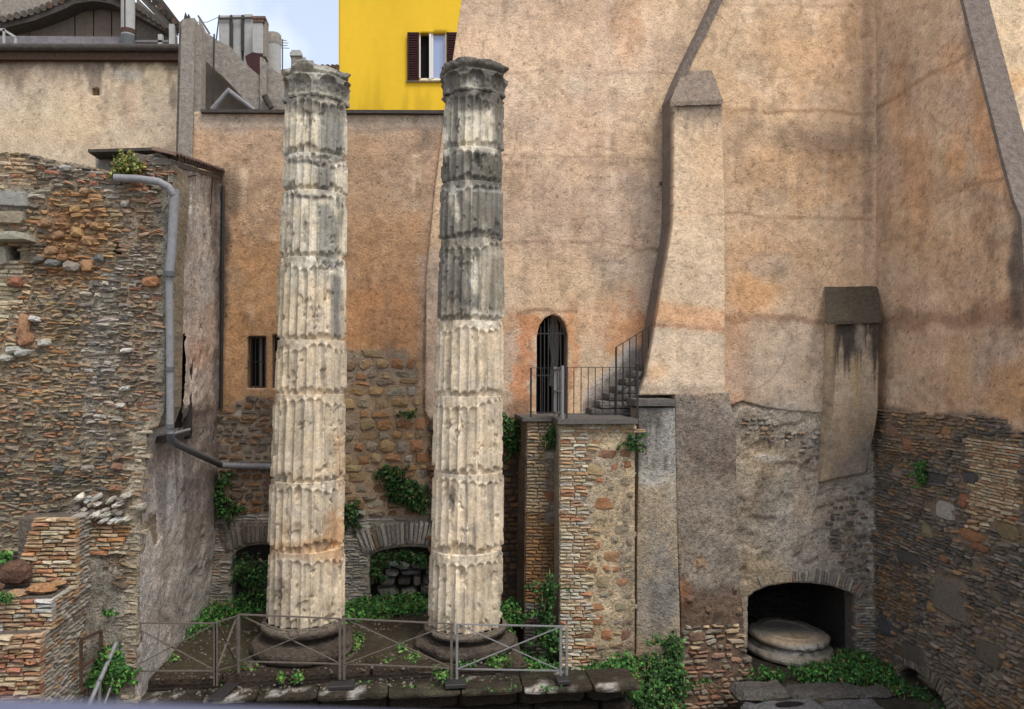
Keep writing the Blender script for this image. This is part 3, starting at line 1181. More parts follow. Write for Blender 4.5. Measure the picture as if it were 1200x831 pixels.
# right jamb bricks and the voussoirs of the arch
courses(ms, FR, [(1004, 700), (1024, 706), (1024, 790), (1005, 790)], (.055, .075), (.16, .3), GREYBRICK, kind='brick', name='brick', relief=(.01, .04), rot=.03)
arc = [(884, 694), (900, 687), (925, 683), (950, 683.5), (975, 687), (995, 694), (1006, 701)]
ap = FR.poly(arc)
seg = np.linalg.norm(np.diff(ap, axis=0), axis=1)
tot = seg.sum()
s_ = 0.0
while s_ < tot:
    k = 0
    q = s_
    while k < len(seg) - 1 and q > seg[k]:
        q -= seg[k]
        k += 1
    d = (ap[k + 1] - ap[k]) / seg[k]
    p = ap[k] + d * q
    nrm = np.array((-d[1], d[0]))
    if nrm[1] < 0:
        nrm = -nrm
    hgt = RND.uniform(.24, .36)
    p = p + nrm * (hgt / 2 + .01)
    if s_ / tot > .35 or RND.random() < .3:
        ms.add(FR, p[0], p[1], -.04, .055, hgt, .12, math.atan2(d[1], d[0]) + RND.uniform(-.06, .06), 'brick', pick(GREYBRICK), 'brick')
    s_ += RND.uniform(.066, .085)
# rubble showing through the lower render
courses(ms, FR, [(864, 486), (905, 492), (930, 505), (925, 520), (875, 515)], (.07, .12), (.1, .22), GREYST, relief=(-.02, .02), skip=.35)
courses(ms, FR, [(930, 505), (968, 508), (966, 545), (935, 535)], (.07, .12), (.1, .22), GREYST, relief=(-.03, .01), skip=.5)
courses(ms, FR, [(970, 575), (1030, 570), (1030, 700), (1000, 690), (975, 640)], (.07, .12), (.1, .26), DARKST, relief=(-.03, .015), skip=.3)
ms.done()

# ---------------------------------------------------------------- main buttress
bt = root('buttress', PY(820, 470, YB), 'pale plastered raking buttress with dark sloping cap rising beside the stairs', 'buttress')
pb = Paint((200, 172, 142), mottle=.16, seed=31, streak=.05)
pb.blob(818, 128, 34, 12, (118, 104, 92), .75, .6).blob(830, 200, 30, 60, (194, 160, 126), .5).blob(810, 300, 30, 50, (204, 178, 148), .6)
pb.poly([(755, 352), (850, 362), (850, 384), (748, 378)], (204, 150, 106), .7, 6, 5).line([(755, 382), (850, 384)], 3.5, (170, 124, 96), .7)
pb.line([(788, 248), (850, 252)], 2, (178, 138, 104), .6).poly([(740, 385), (852, 388), (852, 464), (740, 464)], (190, 172, 154), .7, 5, 5)
pb.blob(770, 435, 16, 12, (206, 164, 122), .6).drips(790, 848, 118, 170, (140, 122, 106), .5, seed=4, freq=.2).blob(800, 456, 60, 5, (150, 132, 118), .6)
sheet_rim('plaster', FB, [(789.5, 118), (846, 118), (849, 250), (850, 463), (749, 463), (757, 440), (766, 395), (775, 340), (784, 290), (788.5, 262), (789.5, 180)], cell=.045,
          disp=flatdisp(.012, 1.1, 33), paint=pb, mat=M['plaster'], parent=bt, depth=.75, rim=const(116, 102, 92))
mb = MB()
p = [PY(785, 119, YB - .06), PY(847.5, 117, YB - .06), PY(834, 81, YR + .02), PY(800, 83, YR + .02)]
q = [x + np.array((0, 0, -.10)) for x in p]
mb.hexa([q[0], q[1], q[2], q[3], p[0], p[1], p[2], p[3]])
roughen(mb.build('sloping_cap', M['cap_render'], bt), .02, .10)

# ---------------------------------------------------------------- buttress foot: cement slab over rubble
bf = root('cement_buttress', PY(830, 830, 15.95), 'rough grey cement foot of the buttress, broken down to rubble and brick at its base', 'buttress')
FF = FY(15.95)
pf = Paint((142, 132, 122), mottle=.3, scale=.02, seed=41, k=1.0, tint=(118, 104, 96))
pf.blob(830, 520, 30, 30, (114, 102, 94), .5).blob(850, 545, 16, 24, (110, 92, 84), .6).poly([(790, 560), (870, 560), (872, 690), (790, 690)], (142, 130, 118), .8, 8, 8)
pf.poly([(785, 690), (890, 690), (895, 900), (785, 900)], (110, 90, 76), 1, 8, 8).blob(820, 660, 9, 8, (170, 124, 76), .8, .3).blob(800, 690, 10, 16, (150, 104, 74), .7)
pf.line([(792, 464), (858, 466)], 3, (150, 132, 116), .5)
sheet('render', FF, [(791, 462), (854, 460), (862, 500), (864, 640), (868, 690), (871, 720), (873, 762), (884, 786), (890, 800), (894, 980), (806, 980), (797, 700), (793, 600)], cell=.035,
      disp=lambda u, v: .03 * (fbm(u * 5, v * 5, 43, 6, .6) - .5) * 2 + .04 * (fbm(u * 3, v * 3, 45) - .5) * (1 - ss(0, 2.2, v)) * 2, paint=pf, mat=M['render'], parent=bf, depth=.5)
ms = Masonry(bf, 180)
courses(ms, FF, [(800, 735), (868, 728), (871, 735), (874, 765), (888, 790), (890, 940), (806, 940)], (.06, .15), (.12, .36), lambda x, y: [(3, (158, 122, 98)), (3, (150, 134, 116)), (1, (150, 104, 80)), (1, (128, 118, 108))] if y > 760 else GREYST + BRICK_TAN[:1], relief=(-.02, .03), skip=.12, rot=.09)
for (x, y, w_, h, c) in ((820, 660, 13, 12, (164, 134, 94)), (808, 702, 12, 10, (146, 110, 84)), (830, 715, 9, 8, (140, 104, 82)), (866, 716, 10, 12, (156, 120, 86)), (818, 746, 26, 12, (142, 104, 80)), (822, 792, 24, 18, (136, 94, 70)), (862, 690, 8, 9, (140, 118, 96)), (842, 733, 12, 7, (96, 92, 88))):
    u, v = FF.uv(x, y)
    ms.add(FF, u, v, -.02, w_ * .0177, h * .0177, .12, RND.uniform(-.1, .1), 'rubble', CS(*c), 'stone')
ms.done()

# ---------------------------------------------------------------- grey pier beside the landing
gp = root('cement_pier', PY(770, 780, 15.6), 'narrow pier beside the buttress foot, grey cement above, tan plaster below', 'pier')
pg = Paint((158, 142, 122), mottle=.22, scale=.03, seed=51, streak=.12)
pg.poly([(740, 460), (800, 460), (800, 565), (740, 560)], (142, 138, 134), 1, 8, 12).drips(748, 794, 470, 580, (84, 80, 78), .7, seed=2, freq=.22)
pg.blob(785, 500, 10, 40, (176, 172, 168), .5).blob(770, 560, 24, 10, (186, 182, 176), .6).blob(788, 580, 6, 30, (176, 168, 158), .5)
pg.blob(780, 690, 16, 50, (134, 130, 126), .8, .5, 1.2).blob(752, 740, 12, 60, (150, 142, 132), .7).blob(750, 765, 10, 20, (170, 146, 120), .8)
sheet('render', FY(15.6), [(748.5, 478), (791, 478), (793, 600), (796, 700), (799, 840), (745.5, 800), (746.5, 640), (748, 560)], cell=.035, disp=roughdisp(.009, 5, 52), paint=pg, mat=M['render'], parent=gp, depth=.6)
mb = MB()
boxpx(mb, 745, 468, 792, 476, 15.54, .7)
roughen(mb.build('capping', M['slab_stone'], gp), .012, .08)

# ---------------------------------------------------------------- hanging pilaster in the corner
hp = root('corner_pilaster', PY(1000, 560, 16.0), 'short plaster pilaster with mossy sloping cap hanging in the right corner', 'pilaster')
ph = Paint((164, 144, 122), mottle=.2, scale=.03, seed=61, streak=.1)
ph.drips(978, 1036, 376, 470, (66, 58, 54), .95, seed=12, freq=.3).blob(992, 400, 9, 26, (62, 54, 50), .8, .7).blob(1024, 400, 8, 30, (70, 62, 56), .8, .7).blob(1008, 395, 5, 22, (150, 140, 128), .8, .6)
ph.blob(1003, 440, 5, 30, (184, 158, 110), .6).blob(990, 500, 10, 40, (176, 148, 122), .5).poly([(985, 535), (1040, 500), (1040, 580), (960, 580)], (134, 124, 116), .85, 8, 6)
sheet('plaster', FY(15.95), [(980.5, 378), (1030.5, 378), (1029, 470), (1028, 556), (973, 568), (978, 470)], cell=.03, disp=lambda u, v: flatdisp(.01, 2, 62)(u, v) - .40 * (1 - ss(float(FY(15.95).uv(1000, 566)[1]), float(FY(15.95).uv(1000, 470)[1]), v)), paint=ph, mat=M['plaster'], parent=hp, depth=.48)
mb = MB()
p = [PY(969, 377, 15.86), PY(1033, 375, 15.86), PY(1029, 335, YR - .01), PY(966, 336, YR - .01)]
q = [x + np.array((0, 0, -.07)) for x in p]
mb.hexa([q[0], q[1], q[2], q[3], p[0], p[1], p[2], p[3]])
roughen(mb.build('mossy_cap', M['moss_stone'], hp), .022, .08)

# ---------------------------------------------------------------- right hand wall running towards the camera
ww = root('right_wall', (XW, 13.5, -1), 'big right wall running forward from the corner, orange stained plaster over dark coursed rubble', 'wall')
pw = Paint((186, 156, 130), mottle=.18, scale=.01, seed=71, k=1.12, streak=.16, tint=(176, 148, 124))
pw.blob(1070, 60, 40, 70, (164, 140, 118), .6).blob(1040, 140, 22, 140, (160, 138, 120), .5).blob(1100, 110, 22, 90, (172, 142, 112), .4)
pw.poly([(1140, 60), (1152, 90), (1178, 200), (1182, 225), (1150, 215), (1132, 150)], (190, 138, 94), .7, 10, 8)
pw.blob(1120, 70, 20, 20, (188, 140, 100), .5).blob(1075, 200, 16, 60, (182, 138, 102), .6).blob(1055, 120, 12, 50, (178, 130, 86), .5).blob(1120, 180, 10, 30, (190, 136, 80), .5)
pw.line([(1019, 132), (1060, 107), (1137, 60)], 2.5, (140, 104, 74), .7).line([(1035, 250), (1080, 238), (1180, 206)], 2.5, (140, 102, 72), .75)
pw.blob(1140, 300, 60, 50, (178, 142, 108), .5).blob(1060, 300, 30, 60, (172, 138, 106), .5)
pw.poly([(1020, 372), (1100, 362), (1200, 345), (1300, 335), (1300, 372), (1200, 384), (1100, 380), (1020, 388)], (136, 102, 80), .75, 7, 8)
pw.poly([(1020, 390), (1300, 385), (1300, 500), (1020, 480)], (164, 134, 108), .6, 8, 8).blob(1165, 430, 22, 40, (150, 136, 128), .6).blob(1180, 460, 30, 30, (182, 134, 84), .6).blob(1120, 440, 14, 40, (176, 136, 96), .5)
pw.blob(1192, 320, 8, 50, (84, 76, 72), .85, .6).blob(1196, 260, 10, 30, (92, 82, 76), .7).blob(1136, 45, 6, 40, (110, 96, 86), .6)
pw.drips(1110, 1190, 210, 330, (150, 116, 88), .5, seed=6, freq=.15)
weather(pw, 1040, 10, 1190, 460, 20, 7)
MZ = [(1012, 478), (1035, 478), (1060, 481), (1100, 485), (1150, 484), (1178, 490), (1187, 505), (1240, 508), (1500, 520), (1500, 1500), (1012, 1300)]
pw.poly(MZ, (120, 104, 88), 1, 5, 5)
warch = [(1053, 1000), (1051, 800), (1054, 787), (1062, 782), (1074, 786), (1090, 800), (1104, 818), (1116, 845), (1120, 1200)]
wdisp = lambda u, v: flatdisp(.02, 1, 72)(u, v) + .035 * (fbm(u * 2.5, v * 4, 73, 6, .6) - .55) * 2 * (1 - ss(4.7, 4.9, v + .1 * (fbm(u * 3, v, 75) - .5)))
sheet_rim('plaster', FW_, [(1012, -150), (1075, -150), (1128, 0), (1137, 38), (1160, 128), (1178, 200), (1189, 240), (1197, 258), (1203, 350), (1500, 330), (1500, 1500), (1012, 1300)], [warch], cell=.05,
          disp=wdisp, paint=pw, mat=M['plaster'], parent=ww, depth=.5, rim=const(90, 82, 76))
mb = MB()
epx = [(1070, -160), (1128, -2), (1137, 36), (1160, 126), (1178, 198), (1189, 238), (1197, 256), (1199, 300), (1203, 345)]
ep = [PX(x, y, XW) for x, y in epx]
for i in range(len(ep) - 1):
    a, b = ep[i], ep[i + 1]
    o1 = np.array((-.03, -.03, .03))
    o2 = np.array((.54, -.03, .03))
    bk = np.array((0, .07, -.01))
    mb.hexa([b + o1 + bk, b + o2 + bk, b + o2, b + o1, a + o1 + bk, a + o2 + bk, a + o2, a + o1])
roughen(mb.build('raking_coping', M['coping_stone'], ww), .010, .2)
mb = MB()
aa = PX(1051, 790, XW)
bb = PX(1120, 790, XW)
mb.box((XW + .48, bb[1] - .2, -3), (XW + 1.4, bb[1], 1))
mb.box((XW + .48, aa[1], -3), (XW + 1.4, aa[1] + .2, 1))
mb.box((XW + 1.4, bb[1] - .3, -3), (XW + 1.5, aa[1] + .3, 1))
mb.build('drain_arch_side', M['vault_dark'], ww)
ms = Masonry(ww, 300)


def wpal(x, y):
    if 1135 < x < 1195 and 515 < y < 620:
        return BRICK_TAN
    n = float(fbm(x * .02, y * .02, 81))
    if y < 530 and x < 1140:
        return [(2, (150, 120, 90)), (3, (134, 116, 98))] if n > .5 else DARKST
    if n > .58:
        return [(2, (140, 108, 78)), (3, (122, 102, 84)), (1, (104, 95, 86))]
    return DARKST


specW = [(1108, 598, 26, 26, (176, 166, 156), 'block'), (1112, 700, 40, 56, (124, 112, 100), 'block'), (1087, 622, 13, 20, (150, 136, 92), 'rubble'), (1130, 588, 10, 20, (176, 104, 58), 'rubble'), (1140, 628, 34, 16, (176, 114, 58), 'rubble'), (1182, 622, 30, 24, (140, 118, 76), 'rubble'),
         (1150, 642, 26, 12, (150, 98, 58), 'rubble'), (1065, 653, 28, 16, (92, 88, 84), 'block'), (1038, 735, 18, 22, (84, 84, 90), 'block'), (1108, 655, 12, 12, (160, 112, 66), 'rubble'), (1092, 712, 10, 14, (176, 130, 70), 'rubble'), (1100, 560, 22, 15, (88, 84, 84), 'block'), (1138, 560, 18, 14, (90, 88, 90), 'block'),
         (1063, 520, 14, 16, (170, 110, 72), 'rubble'), (1110, 505, 12, 14, (176, 120, 68), 'rubble'), (1045, 505, 18, 16, (160, 116, 90), 'rubble'), (1160, 765, 34, 30, (112, 98, 84), 'block'), (1070, 765, 30, 22, (104, 92, 82), 'block'), (1170, 700, 22, 20, (120, 104, 88), 'rubble')]
occW = []
for (x, y, w_, h, c, kd) in specW:
    u, v = FW_.uv(x, y)
    u2, _ = FW_.uv(x + w_ / 2, y)
    u1, _ = FW_.uv(x - w_ / 2, y)
    _, v2 = FW_.uv(x, y - h / 2)
    _, v1 = FW_.uv(x, y + h / 2)
    W_, H_ = abs(u1 - u2), abs(v2 - v1)
    ms.add(FW_, u, v, -.01, W_, H_, .12, 0, kd, CS(*c), 'stone')
    occW.append([(u - W_ * .48, v - H_ * .46), (u + W_ * .48, v - H_ * .46), (u + W_ * .48, v + H_ * .46), (u - W_ * .48, v + H_ * .46)])
Zw = [tuple(p) for p in FW_.poly(MZ)]
Aw = [tuple(p) for p in FW_.poly([(1046, 1000), (1046, 780), (1062, 768), (1082, 774), (1104, 792), (1122, 820), (1135, 860), (1135, 1200)])]
zb = FW_.poly([(1132, 512), (1200, 520), (1200, 600), (1140, 590)])
courses(ms, FW_, [tuple(p) for p in zb], (.05, .07), (.14, .30), BRICK_TAN, kind='brick', name='brick', gap=.014, relief=(.0, .05), rot=.04, avoid=occW, disp=wdisp, px=False)
courses(ms, FW_, Zw, (.045, .105), (.10, .34), wpal, mixb=.5, relief=(.01, .065), rot=.07, wave=.07, avoid=occW + [Aw, [tuple(p) for p in zb]], disp=wdisp, px=False, vjit=.012, gap=.008)
# voussoirs over the drain arch
ap = FW_.poly([(1051, 800), (1054, 787), (1062, 782), (1074, 786), (1090, 800), (1104, 818), (1116, 845)])
for i in range(len(ap) - 1):
    d = ap[i + 1] - ap[i]
    L = np.linalg.norm(d)
    d = d / L
    nr = np.array((-d[1], d[0]))
    if nr[1] < 0:
        nr = -nr
    k = max(1, int(L / .085))
    for j in range(k):
        p = ap[i] + d * L * (j + .5) / k + nr * .17
        ms.add(FW_, p[0], p[1], -.02, .07, .32, .12, math.atan2(d[1], d[0]) * 1.0, 'brick', pick([(2, (128, 116, 106)), (1, (110, 98, 90))]), 'brick')
ms.done()

# ---------------------------------------------------------------- back wall behind the columns
wo = root('courtyard_back_wall', PY(370, 700, YO), 'low orange plastered wall behind the columns, rubble and brick arches below', 'wall')
po = Paint((178, 142, 108), mottle=.22, scale=.012, seed=91, streak=.07, tint=(170, 130, 96))
po.poly([(220, 125), (530, 125), (530, 250), (400, 262), (330, 255), (220, 225)], (164, 136, 112), .75, 22, 8)
po.poly([(220, 128), (530, 128), (530, 153), (220, 155)], (166, 150, 136), .8, 6, 8).line([(235, 152), (330, 151), (400, 153), (515, 150)], 3, (140, 118, 102), .6)
po.poly([(262, 300), (330, 290), (330, 470), (262, 478)], (186, 142, 98), .8, 14, 8).poly([(400, 330), (495, 350), (495, 415), (400, 412)], (184, 132, 86), .8, 14, 8)
po.blob(450, 300, 50, 40, (168, 126, 88), .5).blob(275, 325, 14, 14, (170, 142, 114), .6).blob(500, 170, 14, 22, (110, 92, 80), .6).blob(508, 260, 14, 90, (156, 130, 112), .5)
po.poly([(492, 300), (525, 300), (525, 500), (505, 490), (494, 440)], (168, 148, 134), .75, 7, 5)
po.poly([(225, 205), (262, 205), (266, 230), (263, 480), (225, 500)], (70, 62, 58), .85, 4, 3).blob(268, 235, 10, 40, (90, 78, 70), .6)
po.poly([(288, 390), (315, 390), (318, 462), (286, 465)], (170, 140, 112), .5, 4, 4)
GZ1 = [(225, 492), (262, 480), (283, 468), (296, 461), (335, 462), (335, 740), (225, 740)]
GZ2 = [(335, 460), (400, 412), (440, 409), (480, 411), (488, 430), (494, 455), (505, 475), (530, 492), (530, 740), (335, 740)]
po.poly(GZ1, (140, 124, 108), 1, 4, 5).poly(GZ2, (150, 128, 104), 1, 4, 5)
po.poly([(398, 414), (478, 412), (490, 448), (470, 445), (398, 448)], (140, 128, 116), .8, 5, 6)
po.line([(248, 483), (285, 484), (296, 482)], 3.5, (168, 162, 154), .9, 2)
po.poly([(225, 602), (530, 606), (530, 740), (225, 740)], (134, 126, 116), 1, 5, 4)
weather(po, 262, 160, 500, 400, 18, 8)
w1 = [(290.5, 394), (312, 394), (311.5, 455), (289.5, 455)]
w2 = [(319, 392), (340, 392), (340, 455), (318, 455)]
a1 = [(272, 735), (272, 652), (279, 645), (290, 640), (305, 638), (325, 639), (332, 645), (332, 735)]
a2 = [(433.5, 735), (433.5, 652), (445, 646), (462, 642), (480, 640.5), (500, 642), (520, 648), (520, 735)]
odisp = lambda u, v: flatdisp(.018, 1, 92)(u, v) + .03 * (fbm(u * 3, v * 3, 95, 6, .6) - .55) * 2 * (1 - ss(4.4, 5.0, v))
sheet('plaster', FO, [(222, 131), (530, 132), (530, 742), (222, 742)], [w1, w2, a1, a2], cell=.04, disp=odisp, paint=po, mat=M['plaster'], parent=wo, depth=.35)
mb = MB()
mb.prism([PY(235, 128, YO - .12), PY(235, 131.5, YO - .12), PY(530, 133, YO - .12), PY(530, 129, YO - .12)], (0, .5, 0))
mb.build('coping', M['roof_dark'], wo)
ms = Masonry(wo, 300)
VA1 = [(266, 740), (266, 648), (280, 622), (305, 618), (335, 620), (335, 740)]
VA2 = [(428, 740), (428, 640), (440, 612), (500, 608), (530, 612), (530, 740)]


def opal(x, y):
    n = float(fbm(x * .03, y * .03, 99))
    if y < 450:
        return [(3, (158, 132, 98)), (2, (142, 124, 104)), (1, (160, 112, 78))]
    if x < 330:
        return [(3, (122, 108, 96)), (2, (136, 106, 80)), (1, (150, 138, 126))] if y < 548 else [(3, (134, 98, 68)), (2, (112, 92, 76)), (1, (150, 112, 74))]
    if y > 560:
        return [(3, (140, 126, 110)), (2, (130, 100, 74)), (1, (160, 150, 138))]
    return [(3, (166, 120, 80)), (3, (158, 132, 94)), (1, (142, 130, 116)), (1, (172, 140, 90))] if n > .46 else [(2, (144, 128, 110)), (2, (162, 130, 90)), (1, (168, 156, 140))]


courses(ms, FO, [(228, 484), (262, 484), (296, 464), (330, 464), (330, 600), (228, 600)], (.10, .19), (.14, .36), opal, relief=(-.005, .03), rot=.09, wave=.05, disp=odisp, vjit=.02, gap=.008)
courses(ms, FO, [(398, 415), (478, 413), (494, 455), (522, 495), (522, 606), (398, 606)], (.14, .30), (.18, .50), opal, relief=(-.015, .028), rot=.1, wave=.06, disp=odisp, vjit=.02, gap=.008)
courses(ms, FO, [(228, 602), (335, 602), (335, 735), (228, 735)], (.058, .075), (.18, .32), GREYBRICK, kind='brick', name='brick', relief=(0, .02), rot=.015, avoid=[VA1], disp=odisp)
courses(ms, FO, [(398, 608), (522, 608), (522, 735), (398, 735)], (.058, .075), (.18, .32), [(3, (156, 150, 142)), (2, (138, 130, 122)), (1, (172, 166, 158))], kind='brick', name='brick', relief=(0, .02), rot=.015, avoid=[VA2], disp=odisp)


def voussoirs(ms, fr, arcpx, hpx, pal, step=.085, k0=-.01):
    ap = fr.poly(arcpx)
    cx = ap[:, 0].mean()
    cy = ap[:, 1].min() - 1.2
    x = ap[0, 0]
    while x < ap[-1, 0]:
        y = np.interp(x, ap[:, 0], ap[:, 1])
        _, vt = fr.uv(400, hpx)
        ang = math.atan2(x - cx, 2.0)
        hh = (vt - y) - .02
        ms.add(fr, x + math.tan(ang) * hh / 2, y + hh / 2 + .01, k0, step * .84, hh * RND.uniform(.9, 1.0), .12, -ang, 'brick', pick(pal), 'brick')
        x += step


voussoirs(ms, FO, [(268, 652), (279, 645), (290, 640), (305, 638), (325, 639), (334, 641)], 606, [(3, (128, 118, 108)), (1, (112, 100, 90))])
voussoirs(ms, FO, [(430, 654), (445, 646), (462, 642), (480, 640.5), (500, 642), (522, 648)], 612, [(3, (160, 152, 144)), (2, (140, 130, 122)), (1, (136, 112, 90))])
# rubble blocking the second arch
courses(ms, FY(YO + .42), [(428, 662), (524, 655), (524, 735), (428, 735)], (.14, .34), (.2, .55), [(3, (150, 146, 140)), (2, (128, 124, 118)), (1, (104, 98, 92))], relief=(0, .16), rot=.15, thick=.3, gap=.02)
courses(ms, FY(YO + .5), [(268, 660), (335, 660), (335, 735), (268, 735)], (.07, .1), (.18, .3), [(3, (100, 94, 88))], kind='brick', name='brick', relief=(0, .03), rot=.03)
ms.done()
mb = MB()
boxpx(mb, 262, 630, 345, 742, YO + .75, .1)
boxpx(mb, 424, 630, 530, 742, YO + .75, .1)
mb.build('arch_back', M['vault_dark'], wo)
mb = MB()
boxpx(mb, 284, 388, 345, 462, YO + .5, .1)
mb.build('window_back', M['dark_void'], wo)
# barred windows
for (x0, x1, nm) in ((290.5, 311.8, 0), (319.5, 339.5, 1)):
    wi = bpy.data.objects.new('window', None)
    COL.objects.link(wi)
    wi.parent = wo
    c = PY((x0 + x1) / 2, 425, YO + .2)
    wi.location = Vector([float(q) for q in c]) - wo.location
    f = MB()
    for (p0, p1) in (((x0, 395), (x0, 454)), ((x1, 395), (x1, 454)), ((x0, 395), (x1, 395)), ((x0, 454), (x1, 454))):
        f.bar(PY(*p0, YO + .2), PY(*p1, YO + .2), .05)
    f.build('frame', M['concrete_dark'], wi)
    MB().bar(PY(x0 + 15, 396, YO + .24), PY(x0 + 15, 453, YO + .24), .05).build('mullion', M['pipe_grey'], wi)
    f = MB()
    for t in (.22, .42, .62, .82):
        xx = x0 + (x1 - x0) * t
        f.tube([PY(xx, 394, YO + .1), PY(xx, 455, YO + .1)], .010, 6)
    f.bar(PY(x0, 424, YO + .1), PY(x1, 424, YO + .1), .016)
    f.build('bars', M['iron_dark'], wi)

# ---------------------------------------------------------------- landing piers and slabs
pbq = root('landing_pier', PY(700, 790, 15.4), 'wide masonry pier under the landing, pale bricks at left and big orange stones in mortar', 'pier')
FP = FY(15.4)
pp = Paint((190, 168, 136), mottle=.3, scale=.03, seed=101, k=1.1)
pp.poly([(650, 495), (685, 495), (685, 790), (650, 790)], (160, 150, 138), .8, 8, 6).blob(700, 560, 30, 30, (150, 138, 126), .5).blob(735, 680, 10, 90, (136, 124, 112), .6)
pp.poly([(650, 770), (750, 760), (750, 800), (650, 800)], (96, 88, 72), .7, 8, 5)
sheet('mortar_core', FP, [(655, 497), (745, 497), (744, 560), (743.5, 812), (655.5, 812), (655, 600)], cell=.04, disp=roughdisp(.014, 4, 102), paint=pp, mat=M['mortar'], parent=pbq, depth=1.7)
ms = Masonry(pbq, 260)
big = [(707, 590, 26, 18, (190, 122, 58)), (702, 563, 11, 8, (196, 112, 52)), (699, 551, 28, 14, (180, 150, 92)), (720, 548, 13, 10, (176, 116, 66)), (736, 545, 13, 13, (172, 108, 58)), (698, 520, 13, 9, (184, 126, 72)), (712, 532, 26, 12, (156, 106, 70)), (733, 531, 16, 11, (162, 116, 74)), (677, 517, 18, 12, (146, 112, 78)),
       (690, 534, 10, 8, (152, 122, 92)), (684, 518, 12, 8, (140, 138, 136)), (692, 560, 20, 9, (166, 142, 98)), (705, 607, 16, 11, (176, 152, 108)), (697, 639, 17, 13, (190, 126, 66)), (717, 652, 22, 15, (184, 130, 76)), (695, 668, 13, 10, (166, 122, 74)), (711, 666, 9, 7, (186, 118, 62)), (722, 667, 9, 8, (188, 122, 66)),
       (707, 682, 17, 15, (172, 150, 104)), (730, 682, 17, 10, (186, 126, 70)), (686, 682, 17, 11, (168, 138, 94)), (694, 712, 33, 11, (186, 124, 62)), (698, 727, 22, 13, (188, 118, 60)), (711, 744, 17, 16, (188, 116, 56)), (689, 742, 20, 15, (166, 118, 80)), (733, 744, 13, 14, (150, 104, 76)), (727, 712, 17, 14, (170, 152, 112)),
       (722, 757, 20, 8, (150, 120, 90)), (705, 759, 18, 10, (156, 132, 102)), (680, 765, 10, 13, (150, 122, 86)), (735, 770, 16, 9, (150, 126, 96)), (688, 652, 18, 12, (160, 138, 104)), (728, 620, 20, 13, (160, 140, 110)), (690, 598, 14, 10, (162, 142, 112)), (734, 595, 12, 12, (150, 130, 104)), (684, 583, 12, 9, (150, 140, 124)), (720, 632, 12, 9, (156, 140, 116)), (700, 625, 12, 9, (168, 150, 120)),
       (733, 564, 14, 12, (154, 132, 100)), (716, 571, 9, 8, (160, 140, 110)), (735, 655, 11, 10, (156, 136, 112)), (724, 728, 12, 8, (160, 146, 122)), (715, 773, 16, 9, (164, 150, 120)), (692, 777, 12, 9, (184, 178, 166)), (737, 698, 10, 9, (160, 140, 116)), (708, 697, 14, 8, (160, 150, 120)), (679, 625, 10, 9, (156, 146, 124)), (685, 698, 10, 8, (164, 142, 110)), (733, 613, 10, 8, (150, 134, 110)), (681, 545, 11, 8, (160, 146, 120)), (684, 612, 10, 8, (164, 150, 126)), (716, 609, 9, 8, (156, 140, 110)), (738, 580, 9, 9, (148, 128, 102)), (738, 635, 9, 9, (150, 130, 104)), (702, 654, 8, 9, (160, 140, 108)), (738, 728, 9, 9, (150, 124, 98)), (716, 695, 9, 8, (170, 140, 100)), (740, 758, 8, 9, (146, 122, 96)), (692, 790, 14, 8, (150, 136, 110)), (725, 787, 18, 9, (140, 120, 96))]
occ = []
for (x, y, w_, h, c) in big:
    u, v = FP.uv(x, y)
    s_ = 15.4 / 900
    ms.add(FP, u, v, -.04, w_ * s_ * 1.04, h * s_ * 1.04, .12, RND.uniform(-.1, .1), 'rubble', CS(*c) * RND.uniform(.92, 1.08), 'stone')
for y0 in np.arange(499, 808, 4.15):
    zone_w = 27 + 8 * float(vn(y0 * .07, 3, 5)) - (6 if 560 < y0 < 590 else 0)
    x = 655.8
    first = True
    while x < 655 + zone_w + (60 if y0 < 506 else 0):
        wd = RND.choice((8, 12, 15, 17, 18)) * (1 if first else .9)
        u, v = FP.uv(x + wd / 2, y0 + 2)
        pal = BRICK_TAN + [(3, (188, 178, 162))]
        ms.add(FP, u, v, -.03 + RND.uniform(-.006, .010), (wd - .5) * 15.4 / 900, .062, .14, RND.gauss(0, .012), 'brick', pick(pal), 'brick')
        x += wd
        first = False
courses(ms, FP, [(690, 505), (744, 505), (743, 790), (688, 790)], (.08, .16), (.10, .26), [(3, (160, 148, 126)), (2, (148, 136, 118)), (1, (170, 144, 108))], relief=(-.05, -.02), rot=.12, avoid=[[(x - w_ * .62, y - h * .62), (x + w_ * .62, y - h * .62), (x + w_ * .62, y + h * .62), (x - w_ * .62, y + h * .62)] for (x, y, w_, h, c) in big], skip=.1)
ms.done()
pa2 = root('recessed_pier', PY(636, 745, 15.95), 'narrow shaded brick pier set back under the left end of the landing', 'pier')
FQ = FY(15.95)
pq = Paint((128, 112, 96), mottle=.3, scale=.03, seed=111)
pq.poly([(610, 640), (660, 640), (660, 760), (610, 760)], (104, 82, 64), .7, 14, 5).blob(645, 560, 12, 50, (146, 138, 128), .6)
sheet('mortar_core', FQ, [(616.5, 489), (657, 489), (656, 600), (655, 795), (613, 795), (614.5, 640)], cell=.04, disp=roughdisp(.01, 4, 112), paint=pq, mat=M['mortar'], parent=pa2, depth=1.1)
ms = Masonry(pa2, 220)
